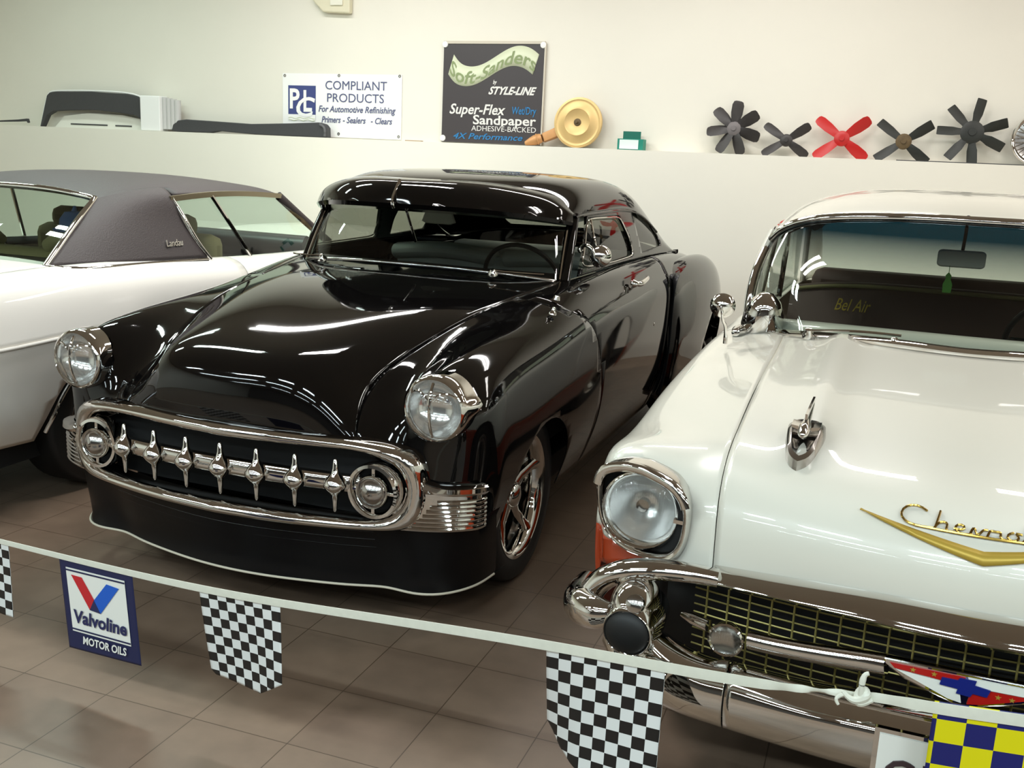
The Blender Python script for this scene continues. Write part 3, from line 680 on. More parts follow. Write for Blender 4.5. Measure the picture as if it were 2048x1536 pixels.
# --- chrome lip along the hood's leading edge
lipu = [(0,-.953,.738),(.142,-.944,.735),(.343,-.900,.716),(.47,-.862,.698),(.535,-.838,.688)]
lipl = [(0,-.975,.690),(.136,-.965,.689),(.338,-.920,.682),(.46,-.880,.670),(.532,-.850,.660)]
U, Lw = spl(full(lipu), 61), spl(full(lipl), 61)
lp57 = np.stack([U+A(0,.03,.002), U, U*.7+Lw*.3+A(0,-.016,0), U*.35+Lw*.65+A(0,-.030,0), Lw+A(0,-.028,.004), Lw+A(0,-.012,-.008), Lw+A(0,.02,-.012)], 1)
obj('hood_lip', grid(lp57), M['chrome'], N, angle=60)
# upper bumper / grille header returning to the corners
for s in (1, -1):
    f = (lambda v: v) if s > 0 else flipx
    g = thing_part('bumper_horn', N)
    pu = [(.52,-.86,.672),(.60,-.868,.674),(.68,-.872,.666),(.745,-.868,.645),(.79,-.862,.612),(.812,-.862,.580)]
    obj('horn_arm', f(sweep(spl(pu, 40), [(.030*math.cos(t), .024*math.sin(t)) for t in np.linspace(0, 2*PI, 18, endpoint=False)], scale=np.linspace(.85, 1.25, 40))), M['chrome'], g)
    # outer pod wrapping the corner
    pp_ = spl([(.735,-.950,.580),(.780,-.935,.566),(.822,-.895,.556),(.846,-.83,.548),(.856,-.74,.54)], 26)
    obj('corner_pod', f(sweep(pp_, circ(.040, 20, .043), scale=np.interp(np.linspace(0, 1, 26), [0,.15,.4,.7,1], [.55,.9,1.05,1.0,.85]))), M['chrome'], g)
    # bullet housing with rubber tip
    hs = lathe([(.050,0),(.0535,.003),(.0565,.0),(.060,-.02),(.066,-.07),(.060,-.14),(.03,-.19),(0,-.20)], (.690,-.985,.556), (0.04,-1,-.06), 36)
    obj('bullet_housing', f(hs), M['chrome'], g)
    sv = lathe([(0,1)]+[(math.cos(t), math.sin(t)) for t in np.linspace(PI/2-.2, -PI/2+.2, 14)]+[(0,-1)], (0,0,0), (0,-1,0), 28)
    obj('bullet_shoulder', f(([(.692+.057*x, -.905+.085*y, .598+.055*z) for x, y, z in sv[0]], sv[1])), M['chrome'], g)
    obj('shoulder_lamp', f(lathe([(.022,0),(.020,.012),(.010,.018),(0,.019)], (.678,-.972,.622), (0,-1,.5), 20)), M['chrome_dark'], g)
    bu = obj('bullet_tip', f(lathe([(.050,0.0),(.047,.006),(.036,.014),(.018,.019),(0,.020)], (.690,-.986,.556), (0.04,-1,-.06), 32)), M['rubber'], g)
    # arm under the bullet sweeping into the lower bar
    pl2 = [(.735,-.93,.515),(.700,-.955,.492),(.65,-.965,.470),(.60,-.968,.455)]
    obj('lower_arm', f(sweep(spl(pl2, 20), circ(.03, 14, .034), scale=np.linspace(.9, 1.3, 20))), M['chrome'], g)
# --- lower bumper bar
lx = [0,.16,.31,.465,.53,.60,.66]
prof = [[(-.985,.520),(-.985,.516),(-.975,.507),(-.955,.502),(-.945,.498),(-.935,.513),(-.93,.54)],   # (y,z) rows per x, top edge
        [(-1.03,.487),(-1.028,.484),(-1.012,.476),(-.985,.470),(-.975,.468),(-.965,.480),(-.95,.50)],
        [(-1.035,.452),(-1.03,.449),(-1.015,.444),(-.99,.434),(-.980,.430),(-.965,.430),(-.945,.45)],
        [(-1.02,.41),(-1.018,.408),(-1.003,.404),(-.978,.398),(-.968,.395),(-.95,.395),(-.93,.41)],
        [(-.985,.362),(-.982,.362),(-.970,.362),(-.95,.362),(-.94,.362),(-.925,.365),(-.91,.375)],
        [(-.93,.355),(-.93,.355),(-.92,.355),(-.90,.355),(-.89,.355),(-.88,.36),(-.87,.37)]]
prof[0:0] = [[(y+.05, z+.004) for y, z in prof[0]]]
rl = [[(x, y, z) for x, (y, z) in zip(lx, row)] for row in prof]
lowb = surf([[(-x, y, z) for x, y, z in R[:0:-1]]+R for R in rl], 6, 8)
lb = grid(lowb)
seam = .467
obj('bumper_bar', clip(clip(lb, lambda p: seam-.002-p[0]), lambda p: p[0]+seam-.002), M['chrome'], N, thick=.004, angle=60)
for s in (1, -1):
    obj('bumper_end', clip(lb, lambda p: s*p[0]-seam-.002), M['chrome'], N, thick=.004, angle=60)
# --- grille: gold wires in a dark opening
gy = lambda x: -.862+.22*x*x
obj('grille_backing', grid(np.array([[(x, gy(x)+.05, z) for z in (.42,.70)] for x in np.linspace(-.66,.66,25)])), M['dark'], N, thick=.01)
M['grille_gold'] = mat('anodised_gold', srgb(158, 146, 84), 0.4, metal=0.4)
gr = thing_part('grille', N)
for i in range(11):
    z = .650-.0200*i
    obj('grille_wire', tube([(x, gy(x), z) for x in np.linspace(-.58,.58,25)], .0022, 5), M['grille_gold'], gr)
for x in np.arange(-.55, .551, .05):
    obj('grille_upright', tube([(x, gy(x)-.002, .655),(x, gy(x)-.002, .44)], .0026, 5), M['grille_gold'], gr)
# --- grille cross bar and medallion
for s in (1, -1):
    q = [(.435,-.895,.556),(.36,-.91,.562),(.26,-.93,.575),(.19,-.945,.586),(.15,-.955,.592)]
    f = (lambda v: v) if s > 0 else flipx
    c = obj('grille_bar', f(sweep(spl(q, 24), circ(.018, 14, .021), scale=np.linspace(1.0, 1.12, 24))), M['chrome'], N)
    obj('bar_stub', f(tube([(.60,-.83,.555),(.57,-.845,.556),(.53,-.865,.556)], [.006,.014,.014], 12)), M['chrome'], N)
    p = thing_part('parking_light', N, (.485*s, -.900, .548))
    obj('ring', lathe([(.0,-.03),(.032,-.028),(.039,-.005),(.040,.006),(.036,.010),(.032,.006)], (0,0,0), (0,-1,0), 28), M['chrome'], p)
    obj('lens', lathe([(.033,.004),(.025,.012),(.012,.017),(0,.018)], (0,0,0), (0,-1,0), 24), M['glass_head'], p)
    obj('lamp_reflector', lathe([(.033,.003),(.0,-.012)], (0,0,0), (0,-1,0), 24), M['chrome_dark'], p)
md = thing_part('medallion', N, (0, -.962, .582))
outl = [(-.160,.030),(.160,.030),(.165,.020),(.115,-.010),(.02,-.042),(-.02,-.042),(-.115,-.010),(-.165,.020)]
obj('medallion_frame', prism(outl, 0, .02), M['chrome'], md, bevel=.004, smooth=False)
def plq(name, poly, m, d=.003): return obj(name, prism(poly, -d, .002), m, md, smooth=False)
plq('red_field', [(-.145,.022),(-.002,.022),(-.012,.004),(-.135,.012)], M['red'])
plq('white_field', [(-.132,.010),(-.012,.002),(-.004,-.034),(-.03,-.030)], M['white_e'])
plq('white_field', [(.002,.022),(.145,.022),(.128,.006),(.012,.004)], M['white_e'])
plq('red_field', [(.012,.002),(.126,.004),(.03,-.030),(.006,-.034)], M['red'])
plq('bowtie', [(-.045,.014),(-.016,.014),(-.012,.020),(.018,.020),(.016,.010),(.045,.006),(.040,-.010),(.014,-.008),(.010,-.016),(-.016,-.014),(-.014,-.004),(-.048,-.002)], M['blue'], .006)
for sx in (-.10,-.06,.06,.085):
    zz = .016 if sx < 0 else -.006
    plq('star', [(sx+.006*math.cos(a)*(1 if i % 2 == 0 else .4), zz+.006*math.sin(a)*(1 if i % 2 == 0 else .4)) for i, a in enumerate(np.linspace(PI/2, PI/2+2*PI, 10, endpoint=False))], M['gold'], .004)
# --- gold vee and script on the hood front
hgy, hgz = hp[..., 1], hp[..., 2]
def on_hood(x, z):
    """point on the hood's front face at lateral x and height z"""
    ys, zs = [], []
    for j in range(hp.shape[1]):
        o_ = np.argsort(hp[:, j, 0]); ys.append(np.interp(x, hp[o_, j, 0], hgy[o_, j])); zs.append(np.interp(x, hp[o_, j, 0], hgz[o_, j]))
    return (x, float(np.interp(z, zs, ys)), z)
def hood_poly(name, pts2, m, lift=.006):
    V = [];
    for x, z in pts2:
        p = on_hood(x, z); V.append((p[0], p[1]-lift, p[2]+lift*.4))
    return V
nV = 16; top_, bot_ = [], []
for t in np.linspace(0, 1, nV):
    x = .240*(1-t); zt = .880-.027*t; zb = .8785-.049*t
    top_.append((x, zt)); bot_.append((x, zb))
row_t = hood_poly('', [(-x, z) for x, z in top_]+[(x, z) for x, z in top_[-2::-1]], None)
row_b = hood_poly('', [(-x, z) for x, z in bot_]+[(x, z) for x, z in bot_[-2::-1]], None)
rowm = [tuple((np.array(a)+np.array(b))/2+A(0,-.004,.001)) for a, b in zip(row_t, row_b)]
obj('hood_vee', grid(np.array([row_t, rowm, row_b])), M['gold'], N, thick=.004)
# hand-drawn script: strokes in (u,v), u across, v up
STROKES = {
 'C': [[(.95,.85),(.6,1.05),(.15,.85),(.0,.45),(.2,.08),(.7,-.02),(1.2,.02)]],
 'h': [[(.1,0),(.28,.95)],[(.1,.05),(.35,.45),(.55,.42),(.5,0),(.8,.02)]],
 'e': [[(.05,.2),(.45,.25),(.4,.48),(.15,.42),(.1,.1),(.35,-.02),(.7,.05)]],
 'v': [[(0,.05),(.15,.45),(.25,.02),(.5,.42),(.62,.4)]],
 'r': [[(0,.0),(.15,.45),(.2,.35),(.5,.42),(.45,.05),(.7,.02)]],
 'o': [[(.3,.45),(.08,.3),(.15,.02),(.42,.05),(.45,.35),(.3,.45),(.6,.4)]],
 'l': [[(0,.02),(.3,.6),(.38,1.0),(.22,.9),(.2,.1),(.5,.02)]],
 't': [[(.3,.95),(.15,.1),(.5,.02)],[(.05,.62),(.55,.66)]]}
adv = {'C':1.15,'h':.72,'e':.62,'v':.58,'r':.62,'o':.62,'l':.5,'t':.5}
parts, u0 = [], 0
XS = -.160
word = 'Chevrolet'; tot = sum(adv[c] for c in word); ksc = .316/tot
for c in word:
    for st in STROKES[c]:
        q = spl([(a, b, 0) for a, b in st], 14); P3 = []
        for a, b, _ in q:
            x = XS+(u0+a)*ksc; z = .873+b*.024
            p = on_hood(x, z); P3.append((p[0], p[1]-.006, p[2]+.003))
        P3 = np.array(P3); P3[1:-1] = (P3[:-2]+P3[1:-1]+P3[2:])/3
        parts.append(tube(P3, .0026, 6))
    u0 += adv[c]
base = [on_hood(x, .8725) for x in np.linspace(XS+.03, XS+.316, 20)]
base = np.array([(x, y-.006, z+.003) for x, y, z in base]); base[1:-1] = (base[:-2]+base[1:-1]+base[2:])/3
parts.append(tube(base, .0028, 6))
obj('hood_script', join(*parts), M['gold_dk'], N)
# --- hood ornaments
for s in (1, -1):
    o = thing_part('hood_ornament', N, (.388*s, -.560, .952), (math.radians(1), 0, 0)); o.scale = (1.12, 1.3, 1.15)
    ringp = [[], [], []]
    outer = [(0,-.125),(.016,-.11),(.030,-.06),(.038,0),(.036,.035),(.022,.055),(0,.060)]
    ol = spl([(x, y, 0) for x, y in outer], 24); loop = np.concatenate([ol, ol[-2:0:-1]*A(-1,1,1)])
    zc = lambda y: -.030+.032*min(1, max(0, (y+.13)/.12))
    B = np.array([(x*1.08, y*1.04, zc(y)-.02) for x, y, _ in loop]); T1 = np.array([(x, y, zc(y)+.012) for x, y, _ in loop])
    T2 = np.array([(x*.8, y*.86, zc(y)+.018) for x, y, _ in loop]); T3 = np.array([(x*.7, y*.75, zc(y)+.004) for x, y, _ in loop]); T4 = np.array([(0, y*.5, zc(y)+.0) for x, y, _ in loop])
    obj('ornament_cup', grid(np.stack([B, T1, T2, T3, T4]), cv=True), M['chrome_dark'], o, angle=60)
    obj('ornament_dart', join(lathe([(0,.085),(.010,.07),(.014,.04),(.008,.0),(.004,-.10),(0,-.14)], (0,0,.030), (0,-1,-.12), 14), box((0,.045,.045),(.005,.15,.018))), M['chrome'], o)
    obj('ornament_wings', prism([(-.028,.020),(0,.012),(.028,.020),(.030,.026),(0,.022),(-.030,.026)], -.02, .02), M['chrome'], o)
# --- headlights
for s in (1, -1):
    h = thing_part('headlight', N, (HC[0]*s, -.735, HC[1]))
    # bezel outline (u outward, v up)
    ob = spl([(u, v, 0) for u, v in bz]+[(bz[0][0], bz[0][1], 0)], 81)[:-1]
    def row(k, y, dz=0): return np.array([(s*u*k, y+.045*u/.12-.012*max(0, v)/.1, v*k+dz) for u, v, _ in ob])
    obj('bezel', grid(np.stack([row(1.03, .06), row(1.05, .0), row(1.04, -.022), row(.985, -.034), row(.92, -.030), row(.885, -.010), row(.88, .004)], 1), cu=True), M['chrome'], h, angle=60)
    # hooded brow along the top of the bezel
    top_i = [i for i, p in enumerate(ob) if p[1] > .035]
    arc = sorted([(s*u, v) for u, v, _ in ob[top_i]])
    br = spl([(u, -.040+.045*u*s/.12, v*.985) for u, v in arc], 30)
    obj('brow', sweep(br, circ(.009, 10, .013)), M['chrome'], h)
    obj('bezel_recess', grid(np.stack([row(.915, .0), row(.72, .012)], 1), cu=True), M['dark'], h)
    for a in (-.04, PI+.06, -PI/2):
        obj('recess_strut', box((.103*math.cos(a), -.008+.040*math.cos(a)*s, .103*math.sin(a)), (.034, .018, .009), Matrix.Rotation(-a, 4, 'Y')), M['chrome'], h)
    obj('lamp_ring', lathe([(.094,.0),(.097,.026),(.092,.032),(.086,.026),(.080,.008)], (0,-.006,0), (0,-1,0), 40), M['chrome'], h, angle=70)
    obj('reflector', lathe([(.083,.008),(.07,-.02),(.045,-.05),(.02,-.062),(0,-.065)], (0,-.004,0), (0,-1,0), 36), M['reflector'], h)
    obj('bulb_shield', lathe([(.016,.0),(.016,-.02),(0,-.022)], (0,-.012,.006), (0,-1,0), 16), M['chrome_dark'], h)
    obj('lens', lathe([(.081,.012),(.072,.022),(.05,.032),(.025,.038),(0,.040)], (0,-.004,0), (0,-1,0), 40), M['glass_head'], h)
# --- windscreen, posts and roof
wb7 = [(0,.48,1.040),(.20,.505,1.043),(.40,.60,1.030),(.55,.71,1.010),(.67,.83,.988),(.735,.915,.974),(.768,1.0,.972)]
wt7 = [(0,1.0,1.428),(.20,1.005,1.427),(.38,1.025,1.419),(.53,1.055,1.404),(.63,1.095,1.378),(.70,1.135,1.338),(.738,1.16,1.290)]
fb7, ft7 = spl(full(wb7), 81), spl(full(wt7), 81)
ws7 = np.stack([fb7*(1-t)+ft7*t+A(0,-.03*math.sin(PI*t),.018*math.sin(PI*t))+np.outer(fb7[:, 0]*.02*math.sin(PI*t), [1,0,0]) for t in np.linspace(0, 1, 20)])
obj('windshield', grid(ws7), M['ws57'], N)
edge = np.concatenate([ws7[0], ws7[1:-1, -1], ws7[-1, ::-1], ws7[-2:0:-1, 0]])
obj('windshield_trim', tube(np.concatenate([ws7[:, 0], ws7[-1, 1:-1], ws7[::-1, -1]])+A(0,-.006,.002), .017, 10), M['chrome'], N)
obj('cowl_trim', sweep(fb7+A(0,-.02,-.004), [(.035,-.012),(.036,.002),(.012,.014),(-.02,.012),(-.03,-.012)]), M['chrome'], N)
k7 = [[(0,1.02,1.442),(0,1.25,1.490),(0,1.6,1.520),(0,2.1,1.522),(0,2.6,1.485),(0,2.85,1.44)],
      [(.26,1.03,1.440),(.26,1.25,1.486),(.27,1.6,1.516),(.27,2.1,1.517),(.27,2.6,1.480),(.27,2.86,1.435)],
      [(.45,1.05,1.428),(.455,1.26,1.470),(.46,1.6,1.498),(.465,2.1,1.499),(.46,2.6,1.462),(.45,2.87,1.415)],
      [(.58,1.085,1.405),(.59,1.27,1.438),(.60,1.6,1.462),(.605,2.1,1.462),(.60,2.6,1.428),(.58,2.88,1.385)],
      [(.665,1.125,1.373),(.675,1.28,1.397),(.69,1.6,1.415),(.70,2.1,1.415),(.69,2.6,1.385),(.67,2.9,1.34)],
      [(.715,1.155,1.338),(.725,1.29,1.350),(.74,1.6,1.358),(.75,2.1,1.358),(.745,2.6,1.33),(.73,2.92,1.27)]]
roof7 = obj('roof', grid(surf([neg(k) for k in k7[:0:-1]]+k7, 6, 7)), M['white'], N, thick=.012)
hd = obj('headlining', grid(surf([[(x*.97, y, z-.03) for x, y, z in k] for k in ([neg(k) for k in k7[:0:-1]]+k7)], 3, 3)), M['seat_brown'], N)
for s in (1, -1):
    f = (lambda v: v) if s > 0 else flipx
    obj('windshield_post', f(sweep(spl([(.772,1.02,.975),(.775,1.05,1.10),(.755,1.13,1.24),(.725,1.18,1.335)], 16), circ(.02, 10, .03), (0,1,0))), M['white'], N)
    obj('rear_post', f(grid(surf([[(.74,2.62,1.335),(.75,2.72,1.2),(.765,2.85,.98)],[(.735,2.80,1.31),(.745,2.95,1.15),(.76,3.12,.98)],[(.70,2.92,1.285),(.70,3.10,1.13),(.71,3.28,.985)]], 6, 6))), M['white'], N, thick=.03)
    obj('drip_rail', f(tube([(x+.005, y, z-.004) for x, y, z in spl(k7[5], 30)], .009, 8)), M['chrome'], N)
    obj('side_glass', f(grid(np.array([[(.765,1.10,.985),(.765,1.6,.985),(.765,2.1,.985),(.765,2.7,.985)],[(.755,1.12,1.16),(.76,1.6,1.17),(.762,2.1,1.17),(.757,2.66,1.16)],[(.728,1.25,1.345),(.738,1.6,1.352),(.748,2.1,1.352),(.743,2.55,1.33)]]))), M['glassL'], N)
    obj('side_bar', f(join(tube([(.768,1.28,.985),(.735,1.42,1.35)], .009, 8), tube([(.770,1.98,.985),(.750,1.98,1.352)], .012, 8))), M['chrome'], N)
    obj('belt_trim', f(tube([(.775,1.05,.985),(.79,1.6,.988),(.79,2.2,.988),(.78,2.9,.985)], .009, 8, smooth=20)), M['chrome'], N)
obj('rear_glass', grid(surf([[(-.70,2.93,1.28),(-.45,2.91,1.40),(0,2.88,1.43),(.45,2.91,1.40),(.70,2.93,1.28)],[(-.70,3.30,.99),(-.45,3.38,1.0),(0,3.40,1.0),(.45,3.38,1.0),(.70,3.30,.99)]], 5, 5)), M['glassL'], N)
obj('trunk_lid', grid(surf([[(-.74,2.98,.975),(-.4,2.98,1.0),(0,2.98,1.01),(.4,2.98,1.0),(.74,2.98,.975)],[(-.70,3.6,.93),(-.4,3.6,.97),(0,3.6,.98),(.4,3.6,.97),(.70,3.6,.93)],[(-.66,4.05,.84),(-.4,4.08,.88),(0,4.09,.89),(.4,4.08,.88),(.66,4.05,.84)],[(-.64,4.12,.60),(-.4,4.14,.60),(0,4.15,.60),(.4,4.14,.60),(.64,4.12,.60)]], 5, 5)), M['white'], N, thick=.004)
# --- interior
st = obj('front_seat', join(grid(np.array([[(x, y+.06*(abs(x)/.7)**3, z-.05*(abs(x)/.7)**4) for x in np.linspace(-.70,.70,21)] for y, z in ((1.52,.70),(1.74,1.06),(1.77,1.105),(1.82,1.105),(1.90,.70))]))), M['seat_brown'], N, angle=50)
obj('seat_piping', tube([(x, 1.752+.06*(abs(x)/.7)**3, 1.092-.05*(abs(x)/.7)**4) for x in np.linspace(-.69,.69,25)], .009, 8), M['seat_tan'], st)
t_ = text('script_reflection', 'Bel Air', .085, M['gold'], st, (-.42,1.655,.985), (math.radians(58), 0, 0), shear=.35, width=.15)  # windscreen reflection of the dash script, modelled as letters on the seat back
obj('rear_seat', box((0,2.55,.86),(1.34,.2,.46)), M['seat_brown'], N, bevel=.05)
obj('dashboard', sweep([(-.74,1.0,.955),(-.5,.78,.985),(0,.66,1.0),(.5,.78,.985),(.74,1.0,.955)], circ(.05, 12, .06)), M['white'], N)
obj('cabin_floor', box((0,1.8,.87),(1.42,1.9,.02)), M['dark'], N)
sw7 = thing_part('steering_wheel', N, (.36,1.12,1.0), (math.radians(-60), 0, 0))
obj('wheel_ring', tube([(.2*math.cos(t), .2*math.sin(t), 0) for t in np.linspace(0, 2*PI, 40, endpoint=False)], .011, 8, closed=True), M['satin'], sw7)
obj('wheel_hub', join(lathe([(0,.03),(.03,.025),(.04,0),(.03,-.2),(0,-.2)], (0,0,0), (0,0,1), 16), tube([(-.2,0,0),(0,0,.01),(.2,0,0)], .009, 8)), M['chrome'], sw7)
rv = thing_part('rear_view_mirror', N, (-.033,.95,1.296))
obj('mirror_head', prism([(-.080,-.024),(-.080,.022),(-.07,.030),(.07,.030),(.080,.022),(.080,-.024),(.07,-.032),(-.07,-.032)], -.010, .010), M['mirror_back'], rv, bevel=.006)
obj('mirror_stem', tube([(0,.0,.02),(.004,.02,.09),(.006,.05,.15)], .006, 8), M['satin'], rv)
# --- spotlight on the post, fender mirror, wipers
sp7 = thing_part('spotlight', N, (-.690,.82,1.020), (0, 0, math.radians(8))); sp7.scale = (1.3, 1.3, 1.2)
obj('spotlight_shell', lathe([(.0,.100),(.020,.094),(.042,.070),(.056,.030),(.060,-.01),(.058,-.028),(.050,-.032)], (0,0,.0), (.06,-.30,.95), 36), M['chrome'], sp7)
obj('spotlight_base', join(lathe([(.024,0),(.022,.03),(.012,.06),(0,.065)], (-.055,-.01,-.035), (-.3,-1,.1), 18), tube([(0,.02,-.02),(-.03,.02,-.045),(-.055,.02,-.06)], .012, 10)), M['chrome'], sp7)
fm = thing_part('fender_mirror', N, (-.79,.50,1.105))
obj('mirror_back', lathe([(0,.030),(.018,.027),(.034,.015),(.042,.0),(.044,-.006),(.040,-.008)], (0,0,.002), (.1,-1,-.12), 32), M['chrome'], fm)
obj('mirror_glass', lathe([(0,-.006),(.036,-.006),(.036,-.009),(0,-.009)], (0,0,.010), (.1,-1,.1), 28), M['chrome_dark'], fm)
obj('mirror_stalk', join(tube([(-.02,-.03,.015),(0,-.034,.004),(.008,-.024,-.040),(.016,.0,-.068),(.018,.01,-.13)], [.004,.005,.005,.007,.008], 8, smooth=20)), M['chrome'], fm)
for s in (-1, 1):
    w = thing_part('wiper', N, (.50*s,.585,1.022))
    obj('wiper_pivot', lathe([(0,.032),(.012,.03),(.016,.018),(.020,.010),(.022,0)], (0,0,-.006), (0,-.4,1), 16), M['chrome'], w)
    obj('wiper_arm', tube([(0,0,.016),(.16*(-s if s > 0 else 1),-.035,.035),(.30*(-s if s > 0 else 1),-.06,.038)], .005, 6, smooth=10), M['chrome'], w)
obj('cowl_jet', lathe([(0,.012),(.010,.010),(.016,0)], (-.22,.485,1.046), (0,-.3,1), 14), M['chrome'], N)
# --- licence plate in its frame
lpn = thing_part('license_plate', N, (.004, -1.045, .413))
obj('plate_frame', prism([(-.162,-.088),(.162,-.088),(.162,.088),(-.162,.088)], -.004, .008), M['chrome'], lpn, smooth=False)
obj('plate', prism([(-.152,-.078),(.152,-.078),(.152,.078),(-.152,.078)], -.007, .0), M['white_e'], lpn, smooth=False)
M['ink'] = mat('dark_ink', srgb(60, 44, 48), .5)
text('plate_lettering', 'GFP', .12, M['ink'], lpn, (-.062,-.009,-.052), width=.155)
for s in (1, -1):
    wheel(N, .775*s, 0.0, .34, .34, .20, s, M['chrome'], style='disc')
    wheel(N, .775*s, 2.92, .34, .34, .20, s, M['chrome'], style='disc')
# hanging air freshener
af = obj('air_freshener', join(prism([(-.014,-.05),(.014,-.05),(.016,-.02),(.008,.0),(.010,.012),(.0,.024),(-.010,.012),(-.008,.0),(-.016,-.02)], -.002, .002), tube([(0,0,.02),(0,0,.055)], .0012, 5)), mat('green_card', srgb(60, 120, 30), .6))
af.location = (0.235, 3.955, 1.222)
tag(af, 'small green air freshener hanging from the rear-view mirror behind the windscreen', 'air freshener')
# ================================================================ white hardtop with vinyl roof, tail towards us
Lc = thing('vinyl_roof_hardtop', 'white two-door hardtop with dark vinyl roof, parked nose to the wall', 'car', (-4.12, 3.60, 0), 0.0)
# local frame: x right (its right flank), y forward to its nose, origin under the rear axle
Ls = [-1.25,-1.10,-.70,-.25,.20,.75,1.35,2.0,2.7,3.4,3.95]
def Lrail(xs, zs): return [(x, y, z) for x, y, z in zip(xs, Ls, zs)]
q0 = Lrail([.70,.74,.76,.775,.79,.80,.80,.80,.79,.77,.70],[.62,.93,1.02,1.035,1.03,1.005,.985,.975,.96,.93,.88])
q1 = Lrail([.80,.83,.855,.865,.875,.88,.88,.88,.875,.86,.78],[.61,.90,.985,.998,.992,.975,.958,.95,.935,.905,.85])
q2 = Lrail([.84,.875,.905,.92,.93,.935,.935,.935,.93,.915,.83],[.60,.85,.905,.915,.91,.90,.89,.88,.87,.84,.79])
q3 = Lrail([.86,.90,.935,.95,.955,.955,.955,.955,.95,.94,.85],[.59,.72,.755,.765,.765,.76,.755,.75,.745,.72,.70])
q4 = Lrail([.855,.895,.925,.94,.945,.945,.945,.945,.94,.93,.84],[.56,.60,.60,.60,.60,.60,.60,.60,.60,.58,.56])
q5 = Lrail([.84,.87,.895,.905,.91,.91,.91,.91,.905,.90,.82],[.48,.46,.44,.43,.43,.43,.43,.43,.43,.43,.44])
q6 = Lrail([.78,.80,.82,.83,.835,.84,.84,.84,.83,.82,.76],[.40,.36,.32,.30,.28,.27,.27,.27,.27,.30,.36])
shift = lambda R, dx, dz=0: [(x+dx, y, z+dz) for x, y, z in R]
bU = surf([q0, q1, q2, q3], 6, 6)
bD = surf([shift(q3, -.012, -.004), shift(q4, -.030), shift(q5, -.035), shift(q6, -.03)], 6, 6)
arch = lambda c: (lambda p: math.hypot((p[1]-c)/1.08, p[2]-.31)-.40)
bLc = clip(clip(join(grid(bU), grid(bD)), arch(0.06)), arch(3.0))
for f in (lambda v: v, flipx):
    qp = obj('quarter_panel', f(clip(bLc, lambda p: 1.02-p[1])), M['white_l'], Lc, thick=.004)
    obj('door', f(clip(clip(bLc, lambda p: p[1]-1.026), lambda p: 2.35-p[1])), M['white_l'], Lc, thick=.004)
    obj('front_wing', f(clip(bLc, lambda p: p[1]-2.356)), M['white_l'], Lc, thick=.004)
    ci = [3, 0]
    obj('side_crease', f(tube([(x+.002, y, z) for x, y, z in spl(q3[:10], 50) if abs(y-.06) > .46 or True][:18], .007, 8)), M['white_l'], Lc)
    ap2 = [(.955+.0*t, .06+.432*math.cos(t), .31+.40*math.sin(t)) for t in np.linspace(.1, PI-.1, 40)]
    ap2 = [(float(np.interp(p[2], [.28,.43,.60,.76], [.835,.91,.943,.955]))-.006, p[1], p[2]) for p in ap2]
    obj('arch_trim', f(tube(ap2, .008, 8)), M['chrome'], Lc)
obj('inner_structure', join(box((0,1.4,.55),(1.44,4.6,.5)), box((0,1.4,.24),(1.4,4.4,.1))), M['dark'], Lc, smooth=False)
dkL = [[(x, y, z) for x, y, z in ((-.76+.0,Y,Z),(-.5,Y-.01,Z+.016),(0,Y-.02,Z+.024),(.5,Y-.01,Z+.016),(.76,Y,Z))] for Y, Z in ((-1.25,.62),(-1.10,.93),(-.7,1.02),(-.2,1.035),(-.10,1.03))]
obj('trunk_lid', grid(surf(dkL, 5, 5)), M['white_l'], Lc, thick=.004)
obj('hood', grid(surf([[(-.79,2.05,.97),(-.4,2.0,1.01),(0,1.98,1.02),(.4,2.0,1.01),(.79,2.05,.97)],[(-.78,3.0,.95),(-.4,3.0,.98),(0,3.0,.99),(.4,3.0,.98),(.78,3.0,.95)],[(-.70,3.95,.87),(-.4,3.97,.90),(0,3.98,.91),(.4,3.97,.90),(.70,3.95,.87)],[(-.70,4.0,.55),(-.4,4.02,.55),(0,4.03,.55),(.4,4.02,.55),(.70,4.0,.55)]], 5, 5)), M['white_l'], Lc, thick=.004)
obj('bumper', sweep(spl([(-.86,-.98,.50),(-.80,-1.25,.50),(0,-1.34,.50),(.80,-1.25,.50),(.86,-.98,.50)], 40), circ(.05, 12, .07)), M['chrome'], Lc)
